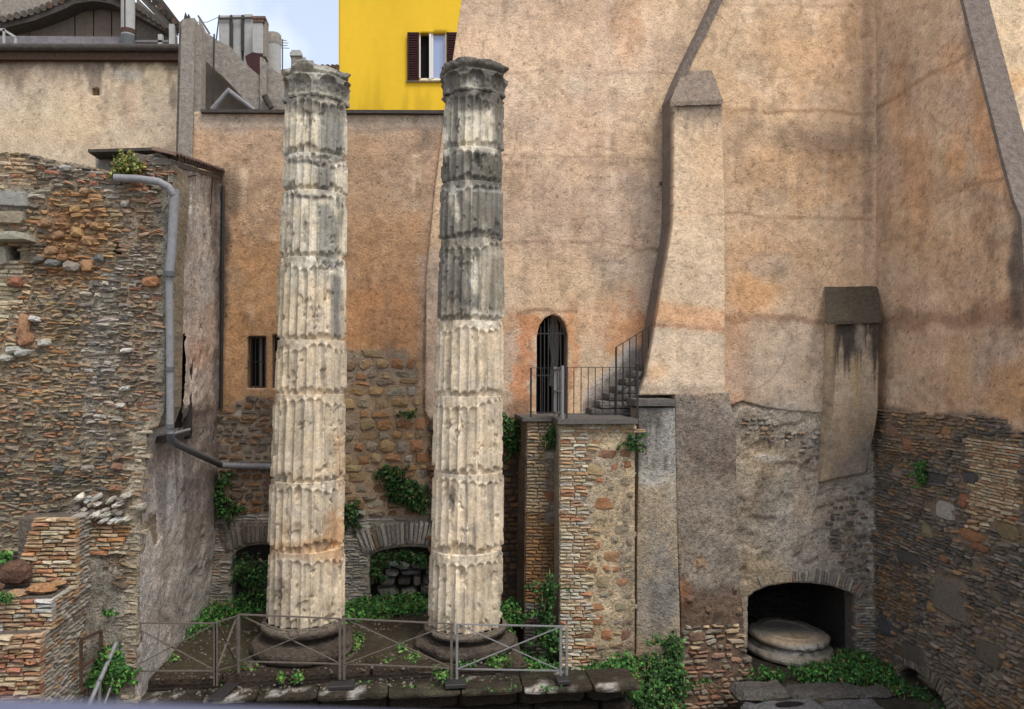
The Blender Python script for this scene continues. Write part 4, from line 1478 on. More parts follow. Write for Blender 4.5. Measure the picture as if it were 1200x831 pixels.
for y0 in np.arange(491, 790, 4.05):
    x = 617.5 - (y0 - 490) * .012
    lim = 656 if y0 > 612 or y0 < 500 else 636 + 8 * float(vn(y0 * .09, 1, 3))
    while x < lim - 3:
        wd = RND.choice((8, 11, 13, 15))
        wd = min(wd, lim + 1 - x)
        u, v = FQ.uv(x + wd / 2, y0 + 2)
        pal = [(3, (164, 140, 108)), (2, (150, 134, 116))] if y0 < 600 else ([(3, (150, 110, 68)), (2, (134, 104, 74))] if y0 < 705 else GREYBRICK)
        ms.add(FQ, u, v, -.03 + RND.uniform(-.006, .012), (wd - .5) * 15.95 / 900, .062, .14, RND.gauss(0, .015), 'brick', pick(pal), 'brick')
        x += wd
for (x, y, w_, h, c, kd) in ((644, 533, 17, 12, (172, 160, 142), 'block'), (641, 556, 12, 10, (148, 108, 74), 'rubble'), (643, 582, 15, 13, (156, 96, 54), 'rubble'), (632, 520, 12, 7, (150, 116, 76), 'rubble'), (645, 604, 15, 9, (138, 128, 118), 'rubble'), (640, 545, 14, 9, (128, 124, 118), 'rubble'), (647, 568, 12, 9, (140, 120, 100), 'rubble'), (648, 594, 10, 8, (146, 136, 124), 'rubble')):
    u, v = FQ.uv(x, y)
    ms.add(FQ, u, v, -.03, w_ * .0177, h * .0177, .12, RND.uniform(-.05, .05), kd, CS(*c), 'stone')
ms.done()

lz = float(PY(700, 491, 15.25)[2])
ld = root('stair_landing', (PY(700, 491, 15.25)[0], 16, lz), 'worn grey stone landing slab in front of the arched door and stairs', 'landing')
xa, xb, xc = float(PY(612, 490, 15.85)[0]), float(PY(653, 491, 15.25)[0]), float(PY(747, 491, 15.25)[0])
mb = MB()
mb.box((xb, 15.2, lz - .10), (xc, YA - .02, lz))
roughen(mb.build('slab', M['slab_stone'], ld), .009, .12)
mb = MB()
mb.box((xa, 15.82, lz - .085), (xb - .004, YA - .02, lz - .004))
roughen(mb.build('slab', M['slab_stone'], ld), .009, .12)

# steps rising to the right behind the buttress
st = root('stairs', PY(720, 487, 16.6), 'short flight of dark worn steps rising right from the landing', 'stairs')
xs0 = float(PY(692, 487, 16.4)[0])
for i in range(9):
    x0 = xs0 + .19 * i
    z0 = lz + .165 * i
    block('step', (x0, 16.32, z0 - .02), (x0 + .19 * (9 - i) * .6 + .30, YA - .03, z0 + .145), M['render'], st, C(118, 112, 106) if i % 2 else C(100, 94, 88), seed=60 + i, rough=.006, bev=.012)

# ---------------------------------------------------------------- railings on the landing
def railing(name, label, a, b, h, n, mat, hpost=None, slope=0.0, r=.009, closed_end=True, group='railings round the landing'):
    """a, b: foot points; h: height; slope lifts the far end"""
    a, b = np.array(a, float), np.array(b, float)
    o = root(name, a, label, 'railing', group)
    upz = np.array((0, 0, 1.0))
    MB().bar(a + upz * h, b + upz * h, .035, .012).build('top_rail', M[mat], o)
    MB().bar(a + upz * .10, b + upz * .10, .03, .012).build('bottom_rail', M[mat], o)
    for i in range(n + 1):
        p = a + (b - a) * i / n
        if i in (0, n):
            MB().bar(p - upz * .02, p + upz * h, .036).build('post', M[mat], o)
        else:
            MB().tube([p + upz * .1, p + upz * h], r, 6).build('baluster', M[mat], o)
    return o


hz = float(PY(700, 430.5, 15.33)[2]) - lz
railing('landing_railing', 'dark iron railing along the right front edge of the landing slab', (PY(664, 491, 15.33)[0], 15.33, lz), (PY(747, 491, 15.33)[0], 15.33, lz), hz, 10, 'iron_dark', group=None)
railing('door_railing', 'short dark iron railing right in front of the arched doorway', (PY(622, 489, 15.93)[0], 15.93, lz), (PY(655, 489, 15.93)[0], 15.93, lz), hz - .02, 5, 'iron_dark', group=None)
sg = root('side_gate', PY(659, 492, 15.5), 'narrow grey metal gate leaf between the two landing railings', 'gate')
xg = float(PY(659.5, 492, 15.33)[0])
MB().bar((xg, 15.36, lz), (xg, 15.36, lz + hz + .03), .05).build('post', M['fence_grey'], sg)
MB().bar((xg - .06, 15.9, lz), (xg - .06, 15.9, lz + hz), .04).build('post', M['fence_grey'], sg)
for z in (.1, .55, hz):
    MB().bar((xg, 15.36, lz + z), (xg - .06, 15.9, lz + z - (.06 if z == hz else 0)), .035).build('rail', M['fence_grey'], sg)
for t in (.25, .5, .75):
    MB().tube([(xg - .06 * t, 15.36 + .54 * t, lz + .1), (xg - .06 * t, 15.36 + .54 * t, lz + hz)], .01, 6).build('baluster', M['fence_grey'], sg)
# stair railing
sr = root('stair_railing', PY(722, 487, 16.3), 'iron stair railing climbing right beside the steps, taller than the landing railing', 'railing')
for i, x in enumerate((722, 730, 738, 745.5, 753, 760)):
    t = i / 5
    top = PY(x, 407 - 22 * (x - 722) / 35, 16.3)
    MB().tube([PY(x, 487 - (x - 722) * 1.3, 16.3), top], .012 if i else .022, 6).build('baluster' if i else 'post', M['iron_dark'], sr)
MB().bar(PY(721, 407.5, 16.3), PY(764, 381, 16.3), .03, .015).build('top_rail', M['iron_dark'], sr)
MB().bar(PY(722, 462, 16.3), PY(764, 430, 16.3), .025, .012).build('bottom_rail', M['iron_dark'], sr)

# ================================================================= RUIN ON THE LEFT
YF = 13.0
FF1 = FY(YF)
ru = root('ruined_wall', PY(90, 800, YF), 'tall ruined rubble and brick wall filling the left side, orange tufa core exposed', 'wall')
prn = Paint((150, 136, 116), mottle=.34, scale=.03, seed=121, tint=(138, 118, 96))
prn.poly([(60, 235), (118, 225), (130, 300), (100, 335), (50, 320)], (146, 104, 66), .8, 12, 8).poly([(95, 300), (135, 300), (130, 420), (105, 520), (85, 500)], (150, 142, 132), .7, 10, 8)
prn.poly([(-60, 218), (36, 220), (34, 246), (-60, 246)], (150, 146, 140), .9, 3, 4).poly([(186, 235), (205, 200), (200, 300), (194, 495), (186, 495)], (138, 134, 124), .9, 3, 3)
prn.poly([(92, 650), (158, 640), (158, 830), (90, 830)], (150, 142, 132), 1, 6, 8).blob(138, 655, 18, 30, (104, 86, 70), .9, .3, .9).blob(110, 720, 14, 40, (140, 134, 124), .6)
prn.poly([(-60, 480), (150, 480), (150, 600), (-60, 600)], (128, 114, 96), .6, 10, 8).blob(8, 690, 30, 30, (96, 66, 50), .9)
prn.poly([(150, 490), (175, 490), (160, 830), (146, 830)], (164, 152, 134), .7, 5, 5)
RL = -70
routl = [(RL, 178), (-20, 180), (20, 178), (45, 182), (60, 187), (85, 191), (110, 196), (131, 201), (136, 207), (148, 204), (152, 190), (170, 181), (186, 178), (200, 188), (203, 215), (196, 300), (193, 480), (185, 500), (172, 505), (166, 600), (160, 745), (156, 840), (150, 960), (RL, 960)]
rhole = [(133, 284), (143, 285), (143, 299), (133, 300)]
rdisp = lambda u, v: -.035 + .045 * (fbm(u * 2.2, v * 3.5, 123, 6, .62) - .5) * 2 + .12 * (fbm(u * .8, v * .8, 125, 3) - .5)
sheet('mortar_core', FF1, routl, [rhole, [(9, 287), (22, 287), (22, 304), (9, 305)]], cell=.035, disp=rdisp, paint=prn, mat=M['mortar'], parent=ru, depth=.9)
ms = Masonry(ru, 300)


def rpal(x, y):
    n = float(fbm(x * .03, y * .03, 131))
    if 46 < x < 130 and 222 < y < 332 and abs(y - 280) / 60 + abs(x - 88) / 45 < 1.45:
        return [(4, (170, 128, 84)), (2, (158, 116, 76)), (1, (150, 126, 98))]
    if y < 235 and x > 40:
        return GREYST + BRICK_RED[:1] if n > .45 else DARKST
    if 100 < x < 140 and 300 < y < 520:
        return GREYST
    if x > 140 and y < 480:
        return [(3, (148, 122, 100)), (2, (134, 120, 108)), (1, (160, 112, 84)), (1, (112, 100, 92))] if n > .42 else GREYST
    if x < 30 and 290 < y < 420:
        return BRICK_TAN
    if 20 < x < 60 and 330 < y < 480 and n > .5:
        return [(2, (164, 124, 84)), (1, (150, 128, 100))]
    if y > 480:
        return [(3, (148, 132, 110)), (2, (128, 116, 100)), (2, (150, 112, 82)), (1, (96, 90, 84))]
    return [(4, (160, 134, 102)), (2, (146, 126, 104)), (1, (164, 116, 76)), (1, (118, 106, 94))]


spec = [(52, 402, 13, 8, PALE[0][1]), (17, 410, 20, 9, (190, 184, 174)), (8, 420, 16, 9, (184, 176, 162)), (27, 414, 18, 9, (176, 172, 164)), (41, 374, 13, 7, (210, 206, 200)), (149, 411, 15, 6, (206, 200, 192)), (147, 455, 12, 6, (200, 196, 190)), (142, 475, 11, 5, (190, 186, 178)), (147, 240, 9, 8, (180, 176, 168)),
        (177, 330, 19, 13, (186, 118, 58)), (18, 330, 16, 13, (170, 100, 62)), (27, 383, 14, 28, (176, 122, 72)), (30, 398, 16, 14, (178, 116, 68)), (63, 309, 20, 9, (120, 120, 116)), (43, 305, 16, 8, (116, 108, 98)), (118, 303, 14, 11, (108, 108, 106)), (103, 312, 13, 14, (180, 124, 66)), (85, 313, 22, 12, (156, 140, 128)),
        (70, 550, 14, 8, (104, 104, 100)), (103, 549, 14, 8, (160, 144, 130)), (78, 198, 14, 8, (176, 172, 166)), (137, 547, 12, 10, (160, 110, 80)), (135, 572, 14, 9, (158, 108, 72)), (110, 579, 16, 8, (150, 114, 86)), (68, 582, 10, 6, (166, 120, 88)), (165, 594, 8, 8, (190, 180, 164)), (137, 535, 10, 9, (150, 124, 98)),
        (100, 225, 12, 9, (170, 128, 80)), (88, 246, 11, 8, (190, 142, 66)), (90, 272, 15, 11, (184, 134, 62)), (112, 265, 12, 10, (176, 126, 66)), (104, 282, 15, 12, (180, 130, 72)), (84, 290, 14, 10, (172, 120, 62)), (68, 276, 12, 9, (170, 120, 70)), (60, 294, 13, 10, (178, 130, 80)), (74, 302, 12, 9, (172, 116, 60)), (52, 262, 13, 9, (168, 120, 74))]
occ = []
for (x, y, w_, h, c) in spec:
    u, v = FF1.uv(x, y)
    s_ = 13 / 900
    ms.add(FF1, u, v, -.02, w_ * s_ * 1.05, h * s_ * 1.05, .20, RND.uniform(-.2, .2), 'rubble', CS(*c), 'stone')
    occ.append([(u - w_ * s_ * .45, v - h * s_ * .4), (u + w_ * s_ * .45, v - h * s_ * .4), (u + w_ * s_ * .45, v + h * s_ * .4), (u - w_ * s_ * .45, v + h * s_ * .4)])
pz = lambda pts: [tuple(p) for p in FF1.poly(pts)]
# the stone cornice pieces and pale blocks at the far left
for (x, y, w_, h, c, n) in ((14, 233, 38, 22, (158, 154, 148), 0.0), (-30, 233, 42, 22, (150, 146, 140), 0.0), (12, 254, 36, 15, (160, 144, 116), -.02), (-28, 254, 38, 16, (156, 140, 112), -.02), (16, 279, 44, 10, (172, 164, 142), .16), (-32, 279, 44, 10, (160, 152, 132), .16), (2, 300, 13, 22, (178, 168, 146), -.02)):
    u, v = FF1.uv(x, y)
    s_ = 13 / 900
    ms.add(FF1, u, v, n - .05, w_ * s_, h * s_, .22 + abs(n), 0, 'block', CS(*c), 'stone')
    occ.append([(u - w_ * s_ * .5, v - h * s_ * .5), (u + w_ * s_ * .5, v - h * s_ * .5), (u + w_ * s_ * .5, v + h * s_ * .5), (u - w_ * s_ * .5, v + h * s_ * .5)])
holes = [pz(rhole), pz([(8, 286), (24, 286), (24, 306), (8, 306)])]
zA = pz([(RL, 183), (36, 183), (37, 219), (RL, 219)])
zB = pz([(52, 605), (148, 612), (148, 648), (50, 690)])
zC = pz([(152, 500), (170, 506), (165, 600), (158, 745), (154, 830), (132, 830), (140, 730), (148, 640), (150, 560)])
zP = pz([(90, 652), (142, 648), (142, 735), (134, 840), (84, 840)])
zS = pz([(84, 582), (150, 574), (152, 612), (88, 612)])
zD = pz([(RL, 306), (16, 306), (20, 330), (10, 372), (RL, 372)])
courses(ms, FF1, zA, (.056, .068), (.14, .26), BRICK_TAN, kind='brick', name='brick', relief=(-.02, .02), rot=.02, px=False, disp=rdisp)
courses(ms, FF1, zB, (.062, .075), (.16, .30), BRICK_TAN + ORANGE[:1], kind='brick', name='brick', relief=(-.0, .06), rot=.03, px=False, avoid=[zP] + occ, disp=rdisp)
courses(ms, FF1, zC, (.060, .072), (.12, .26), [(3, (168, 154, 132)), (2, (154, 140, 122)), (1, (150, 124, 98))], kind='brick', name='brick', relief=(0.0, .02), rot=.02, skip=.22, px=False, disp=rdisp)
courses(ms, FF1, zD, (.062, .08), (.18, .32), [(3, (186, 172, 146)), (1, (170, 150, 120))], kind='brick', name='brick', relief=(0.0, .04), rot=.02, px=False, disp=rdisp, avoid=occ + holes)
# slanting pale stones
for i in range(34):
    x, y = RND.uniform(86, 150), RND.uniform(580, 610)
    u, v = FF1.uv(x, y)
    ms.add(FF1, u, v, .0, RND.uniform(.13, .24), RND.uniform(.07, .10), .18, RND.uniform(.35, .65), 'rubble', pick(PALE if i % 3 else DARKST), 'stone')
# dark rubble in the torn plaster
courses(ms, FF1, pz([(124, 640), (150, 632), (155, 655), (150, 690), (128, 690), (122, 665)]), (.07, .12), (.10, .24), [(2, (130, 108, 84)), (1, (110, 96, 82))], relief=(-.06, .0), rot=.2, px=False)
Z = pz([(RL, 180), (20, 179), (60, 188), (131, 202), (150, 206), (154, 190), (186, 180), (199, 200), (187, 235), (188, 484), (170, 490), (150, 560), (148, 620), (50, 700), (40, 860), (RL, 860)])
av = [zA, zB, zC, zD, zS, zP] + holes + occ
low = pz([(RL, 150), (120, 150), (120, 420), (RL, 420)])
courses(ms, FF1, Z, (.036, .085), (.08, .24), rpal, mixb=.42, relief=(-.02, .03), rot=.16, wave=.07, px=False, avoid=av, disp=rdisp, vjit=.02, skip=.04, gap=.004, thick=.19)
ms.done()

# plaster strip (quoin) and side face, receding to the back wall
sw = root('ruin_side_wall', PY(230, 700, 15), 'grey cement rendered return of the ruined wall, pipe fixed on it, doorway gap', 'wall')
Fp = [(188, 205), (198, 200), (194, 300), (190, 480), (174, 503), (167, 600), (160.5, 745), (156, 850)]
Bp = [(258, 200), (259, 214), (259, 300), (258, 480), (257.5, 545), (254, 620), (247, 700), (243, 760)]
Fp[0] = (199, 186)
Bp[0] = (258, 206)
Fw = np.array([PY(x, y, YF + .02) for x, y in Fp])
Bw = np.array([PY(x, y, 17.15) for x, y in Bp])
psd = Paint((158, 153, 150), mottle=.22, scale=.02, seed=141, k=1.65, streak=.2, tint=(140, 133, 130))
psd.poly([(200, 195), (245, 205), (240, 330), (212, 390), (200, 380)], (150, 142, 138), .8, 8, 8).poly([(205, 385), (258, 350), (258, 480), (215, 480)], (154, 128, 112), .55, 10, 8)
psd.blob(232, 415, 9, 14, (166, 126, 102), .5).blob(228, 460, 10, 20, (160, 152, 146), .7).blob(220, 320, 12, 60, (126, 112, 104), .6).blob(250, 230, 5, 60, (88, 78, 74), .8)
psd.poly([(195, 480), (258, 476), (258, 545), (200, 520)], (92, 80, 78), .8, 5, 6).poly([(250, 210), (262, 210), (262, 560), (253, 560)], (70, 62, 60), .7, 3, 3)
psd.poly([(160, 500), (260, 545), (250, 720), (150, 830)], (146, 139, 136), .85, 6, 6).blob(228, 600, 14, 60, (112, 100, 96), .6).blob(180, 620, 10, 80, (156, 148, 144), .6).blob(200, 700, 20, 60, (122, 112, 106), .5)
psd.drips(165, 255, 520, 700, (104, 92, 90), .6, seed=7, freq=.15).drips(200, 256, 205, 330, (100, 90, 86), .5, seed=8, freq=.2)
psd.poly([(186, 200), (203, 195), (200, 300), (196, 490), (186, 490)], (150, 146, 134), .8, 3, 3)
zs = np.arange(-1.2, float(max(Fw[:, 2].max(), Bw[:, 2].max())) + .05, .045)
ns = 95


def prof(pts, z):
    o = np.argsort(pts[:, 2])
    return np.interp(z, pts[o, 2], pts[o, 0])


ztf, ztb = Fw[0, 2], Bw[0, 2]
S, T = np.meshgrid(np.linspace(0, 1, ns), np.linspace(0, 1, len(zs)), indexing='ij')
Zz = -1.2 + T * ((ztf + (ztb - ztf) * S) + 1.2)
Xf, Xb = prof(Fw, Zz), prof(Bw, Zz)
Yy = YF + .02 + S * (17.15 - YF)
Xx = Xf + (Xb - Xf) * S
nd = .030 * (fbm(Yy * 1.3, Zz * 1.3, 143) - .5) * 2 + .02 * (fbm(Yy * 6, Zz * 6, 147) - .5) * 2
nd = nd - .035 * ss(.60, .66, fbm(Yy * 1.6, Zz * 1.2, 149))
Xx = Xx + nd
PP = np.stack([Xx, Yy, Zz], -1).reshape(-1, 3)
qx, qy = proj(PP)
dg = np.array([(203, 384), (218.5, 391), (218, 440), (214, 502), (202, 505)], float)
ins_ = inside(dg, qx, qy).reshape(ns, len(zs))
idx = np.arange(ns * len(zs)).reshape(ns, len(zs))
Q = []
for i in range(ns - 1):
    for j in range(len(zs) - 1):
        if ins_[i, j] and ins_[i + 1, j] and ins_[i, j + 1] and ins_[i + 1, j + 1]:
            continue
        Q.append((idx[i, j], idx[i + 1, j], idx[i + 1, j + 1], idx[i, j + 1]))
me = bpy.data.meshes.new('render_coat')
me.from_pydata(PP.tolist(), [], [tuple(int(a) for a in q) for q in Q])
me.polygons.foreach_set('use_smooth', [True] * len(Q))
me.materials.append(M['render'])
me.update()
setcol(me, psd(PP))
link('render_coat', me, sw)
# doorway recess behind the side face
d0, d1 = PP.reshape(ns, len(zs), 3)[ins_].min(0), PP.reshape(ns, len(zs), 3)[ins_].max(0)
mb = MB()
mb.box((d0[0] - .9, d0[1] - .15, d0[2] - .2), (d0[0] - .8, d1[1] + .15, d1[2] + .2))
mb.box((d0[0] - .9, d1[1] + .02, d0[2] - .2), (d1[0] - .06, d1[1] + .12, d1[2] + .2))
mb.box((d0[0] - .9, d0[1] - .15, d1[2] + .02), (d1[0] - .06, d1[1] + .1, d1[2] + .12))
mb.box((d0[0] - .9, d0[1] - .15, d0[2] - .12), (d1[0] - .06, d1[1] + .1, d0[2] - .02))
mb.box((d0[0] - .9, d0[1] - .27, d0[2] - .2), (d0[0] - .06, d0[1] - .15, d1[2] + .2))
mb.build('doorway_recess', M['vault_dark'], sw)
mb = MB()
mb.box((d0[0] - .45, d0[1] - .02, d0[2]), (d0[0] - .38, d1[1], d1[2]))
mb.build('door', M['shutter'], sw)
# tiles on the sloping top
for i in range(19):
    t = i / 18
    y_ = YF + .05 + t * 3.95
    x_ = float(prof(Fw, np.array(ztf)) + (prof(Bw, np.array(ztb)) - prof(Fw, np.array(ztf))) * t)
    z_ = ztf + (ztb - ztf) * t
    mb = MB()
    n = 5
    top, bot = [], []
    for k in range(n + 1):
        a = math.pi * k / n
        top.append((x_, y_ - math.cos(a) * .13, z_ + .03 + math.sin(a) * .075))
    vs = [(p[0] - .25, p[1], p[2] + .06) for p in top] + [(p[0] + .10, p[1], p[2]) for p in top] + [(p[0] + .10, p[1] * 1.0, p[2] - .022) for p in top]
    vs = [(x + .0, y + rr.uniform(-.006, .006), z + rr.uniform(-.008, .008)) for x, y, z in vs]
    fs = [(k, k + 1, n + 2 + k, n + 1 + k) for k in range(n)] + [(n + 1 + k, n + 2 + k, 2 * n + 3 + k, 2 * n + 2 + k) for k in range(n)]
    mb.raw(vs, fs)
    o = mb.build('roof_tile', M['tile'], sw)
    sm_ = o.modifiers.new('thick', 'SOLIDIFY')
    sm_.thickness = .02
mb = MB()
mb.hexa([(Fw[0, 0] - .6, YF, ztf - .12), (Fw[0, 0] + .03, YF, ztf - .10), (Bw[0, 0] + .03, 17.1, ztb - .10), (Bw[0, 0] - .6, 17.1, ztb - .12),
         (Fw[0, 0] - .6, YF, ztf + .08), (Fw[0, 0] + .03, YF, ztf - .02), (Bw[0, 0] + .03, 17.1, ztb - .02), (Bw[0, 0] - .6, 17.1, ztb + .08)])
mb.build('tile_bed', M['concrete_dark'], sw)

# ---------------------------------------------------------------- stepped brick spur at the lower left
bs = root('brick_spur', PY(40, 810, 12), 'stepped spur of pale and orange bricks against the foot of the ruined wall', 'wall')
ms = Masonry(bs, 300)
tiers = [  # px left, px right of front, y top, y bottom, front Y, back Y
    (-70, 50, 742, 850, 11.55, 12.95), (-70, 62, 700, 744, 11.75, 12.95), (18, 90, 607, 702, 12.45, 12.95)]
mbc = MB()
for ti, (x0, x1, y0, y1, Y, Yb) in enumerate(tiers):
    fr = FY(Y)
    a, b = PY(x0, y1, Y), PY(x1, y0, Y)
    if ti == 0:
        b = PY(x1, y0, Y)
    mbc.box((a[0], Y + .06, a[2] - (1.2 if ti == 0 else 0)), (b[0] - .05, Yb, b[2] - .01))
    pal = (BRICK_TAN[:2] + BRICK_RED[:1] + [(3, (176, 170, 160))]) if ti == 1 else (BRICK_RED + BRICK_TAN[:1] if ti == 0 else BRICK_TAN + [(1, (184, 132, 84))])
    step = a[2] - .9 if ti == 0 else a[2]
    z = step
    k = 0
    while z < b[2] - .03:
        batt = .0 if ti != 2 else (b[2] - z) * -.22
        x = a[0] + (0 if k % 2 else -.1)
        xe = b[0] + (.0 if ti != 2 else (b[2] - z) * .02)
        if ti == 2:
            x = a[0] + max(0, (z - a[2]) * .30 - .1)
        while x < xe - .04:
            wd = RND.uniform(.15, .27)
            wd = min(wd, xe - x)
            if xe - (x + wd) < .06:
                wd = xe - x
            nn = RND.uniform(-.012, .012) + (RND.uniform(0, .06) if ti != 1 else 0)
            ms.add(fr, x + wd / 2, z + .031, nn - .06, wd - .012, .052 * RND.uniform(.92, 1.05), .15, RND.gauss(0, .012), 'brick', pick(pal), 'brick')
            x += wd
        # side courses, facing the columns
        fx = FX(b[0])
        y = Y + .10
        while y < Yb - .05:
            wd = RND.uniform(.14, .27)
            ms.add(fx, y + wd / 2, z + .031, -.06 + RND.uniform(-.012, .012), wd - .012, .052, .14, RND.gauss(0, .01), 'brick', pick([(3, (164, 154, 142)), (2, (150, 138, 126)), (1, (160, 126, 98))]), 'brick')
            y += wd
        z += .0635
        k += 1
mbc.build('mortar_core', M['mortar'], bs, col=lambda P: np.tile(C(120, 108, 94), (len(P), 1)))
ms.done()
# tumbled orange blocks lying on the spur's ledges
for i, (x, y, Y, w_, h_, c) in enumerate(((48, 690, 12.0, .42, .16, (176, 126, 78)), (20, 696, 11.95, .36, .12, (168, 134, 96)), (64, 684, 12.2, .26, .14, (184, 140, 92)), (10, 672, 12.3, .6, .36, (104, 74, 58)), (30, 762, 11.62, .40, .12, (178, 140, 92)), (42, 773, 11.6, .28, .10, (180, 120, 76)), (4, 766, 11.62, .36, .12, (120, 88, 66)), (-18, 690, 12.0, .5, .25, (120, 84, 62)))):
    p = PY(x, y, Y)
    o = block('fallen_stone', p - np.array((w_ / 2, .14, h_ / 2)), p + np.array((w_ / 2, .16, h_ / 2)), M['render'], None, C(*c), seed=90 + i, rough=.03, bev=.04)
    lab = ['orange stone block lying on the middle ledge of the brick spur', 'tan stone block left of the orange one on the spur ledge', 'pale orange stone at the inner end of the spur ledge', 'large dark brown boulder above the brick spur at the left edge', 'long tan stone on the lowest step of the brick spur', 'small red orange stone at the corner of the lowest spur step', 'dark brown stone on the lowest spur step at the left edge', 'dark brown lump left of the stones on the spur ledge'][i]
    tag(o, lab, 'stone')

# ================================================================= COLUMNS
def column(label, pb_, pt_, wbot, wtop, joints, ycap, ytop, Y, paint, seed, flutephase=0.0):
    Bc, Tc = PY(pb_[0], pb_[1], Y), PY(pt_[0], pt_[1], Y)
    r_ = root('roman_column', (Bc[0], Y, 0.15), label, 'column')
    RB, RT = wbot / 2 * Y / 900 * .985, wtop / 2 * Y / 900 * .985
    zof = lambda py: float(PY(400, py, Y)[2]) if False else float(PY((pb_[0] + pt_[0]) / 2, py, Y)[2])
    cx = lambda z: Bc[0] + (Tc[0] - Bc[0]) * (z - Bc[2]) / (Tc[2] - Bc[2])
    zb_, zt_ = zof(joints[-1]), zof(ycap)
    R = lambda z: RB + (RT - RB) * np.clip((z - zb_) / (zt_ - zb_), 0, 1) ** 1.15
    NF = 24
    NT = 336
    th = np.linspace(np.pi, 3 * np.pi, NT, endpoint=False)
    edges = [ycap] + list(joints)
    for k in range(len(edges) - 1):
        z1, z0 = zof(edges[k]), zof(edges[k + 1])
        n = int((z1 - z0) / .021) + 2
        zz = np.concatenate([[z0 - .03], np.linspace(z0, z1, n), [z1 + .01]])
        TH, ZZ = np.meshgrid(th, zz, indexing='ij')
        ph = (TH * NF / (2 * np.pi) + flutephase) % 1.0
        fl = np.sqrt(np.clip(1 - (np.abs(ph - .5) / .43) ** 2, 0, 1))
        cph = np.cos(TH) * 2.2 + seed
        sph = np.sin(TH) * 2.2 + seed
        nz = lambda s, a, b=1.0: fbm(TH * .75 * s + seed, ZZ * b * s * .8, int(a))
        big = nz(.8, k * 3 + 1) - .5
        med = nz(3, k * 5 + 2) - .5
        fine = nz(11, k * 5 + 7) - .5
        # ragged lower edge of the drum's fluted skin
        hed = .05 + .05 * (1 - fl) * 0 + .10 * fl * .5 + .16 * np.clip(fbm(TH * 3 + seed, TH * 0 + k * 5.1, k + 2, 4) - .42, 0, 1) * 2
        hed = hed + .02 * med
        under = 1 - ss(-.012, .012, (ZZ - z0) - hed)
        if k == len(edges) - 2:
            under = under * (fbm(TH * 2 + seed, TH * 0, 71) > .45) * .7
        # smooth neck before the flutes begin, at the top of the drum
        hn = (.03 if k else .05) + .20 * np.clip(fbm(TH * 1.3 + seed, TH * 0 + k * 3.3, k + 22, 3) - .36, 0, 1) * 2
        start = ss(0, .05, (z1 - ZZ) - hn - .05 * (1 - fl))
        neck = 1 - ss(0, .04, (z1 - ZZ) - hn)
        wear = 1 - .5 * ss(.60, .72, nz(1.3, k + 55))
        rad = R(ZZ) + .014 - .070 * fl * start * wear * (RB / .66) * 1.0
        rad = rad - .028 * neck
        rad = rad - under * (.062 + .02 * med)
        chip = ss(.70, .73, nz(2.6, k * 7 + 41)) * .05 + ss(.71, .74, nz(6, k * 7 + 61)) * .045
        crest = (1 - fl) * ss(.58, .66, nz(5, k + 81)) * .02
        rad = rad - chip * .8 - crest + .012 * big + .004 * med + .005 * fine
        ex, ey = math.cos(seed * 3 + k * 2.1) * .012, math.sin(seed * 5 + k) * .012
        X = cx(ZZ) + ex + rad * np.sin(TH)
        Yy = Y + ey - rad * np.cos(TH)
        P = np.stack([X, Yy, ZZ], -1).reshape(-1, 3)
        nr = len(zz)
        idx = np.arange(NT * nr).reshape(NT, nr)
        i2 = np.roll(idx, -1, 0)
        Q = np.stack([idx[:, :-1], i2[:, :-1], i2[:, 1:], idx[:, 1:]], -1).reshape(-1, 4)
        nv = len(P)
        P = np.vstack([P, [[cx(z0), Y, z0 - .03]], [[cx(z1), Y, z1 + .01]]])
        F_ = [tuple(q) for q in Q.tolist()]
        F_ += [(int(i2[i, 0]), int(idx[i, 0]), nv) for i in range(NT)] + [(int(idx[i, -1]), int(i2[i, -1]), nv + 1) for i in range(NT)]
        me = bpy.data.meshes.new('drum')
        me.from_pydata(P.tolist(), [], F_)
        me.polygons.foreach_set('use_smooth', [True] * len(F_))
        me.materials.append(M['marble'])
        me.update()
        col = paint(P)
        ex_ = np.zeros(len(P))
        # patchy grey lichen and grime, streaks and specks; greyer under the broken edges
        gr = np.clip(ss(.5, .64, nz(2.2, k + 91)) * (.12 + .45 * under) + .45 * ss(.60, .66, fbm(TH * 9 + seed, ZZ * .9, k + 95, 4)) + .35 * ss(.73, .76, fbm(TH * 8, ZZ * 5, k + 99, 3)), 0, 1).reshape(-1)
        ex_[:nv] = gr
        pal_ = C(104, 98, 90)
        col = col * (1 - ex_[:, None] * .75) + pal_ * ex_[:, None] * .75
        setcol(me, col)
        link('drum', me, r_)
    # capital: neck ring, one row of broad leaves, broken spreading top
    z0, z1 = zof(ycap), zof(ytop)
    n = int((z1 - z0) / .014)
    zz = np.linspace(z0 - .02, z1, n)
    NT = 360
    th = np.linspace(0, 2 * np.pi, NT, endpoint=False)
    TH, ZZ = np.meshgrid(th, zz, indexing='ij')
    t = (ZZ - z0) / (z1 - z0)
    cph, sph = np.cos(TH) * 2 + seed, np.sin(TH) * 2 + seed
    nz = lambda s, a: fbm(TH * .7 * s + seed, ZZ * s * 1.3, a)
    NL = 8
    ph = ((TH + .22 + seed) * NL / (2 * np.pi)) % 1.0 - .5
    half = .40 * np.sqrt(np.clip(1 - np.clip((t - .40) / .26, 0, 1) ** 2, 0, 1))
    dleaf = half - np.abs(ph)                     # >0 inside the leaf tongue
    inleaf = ss(-.015, .03, dleaf)
    rim = np.exp(-((dleaf - .03) / .05) ** 2) * (t < .70)
    lip = np.exp(-((t - .64) / .055) ** 2) * np.clip(1 - (np.abs(ph) / .42) ** 2, 0, 1)
    rad = RT * (1.0 + .04 * t) + .055 * inleaf * 0 + .035 * rim + .055 * lip
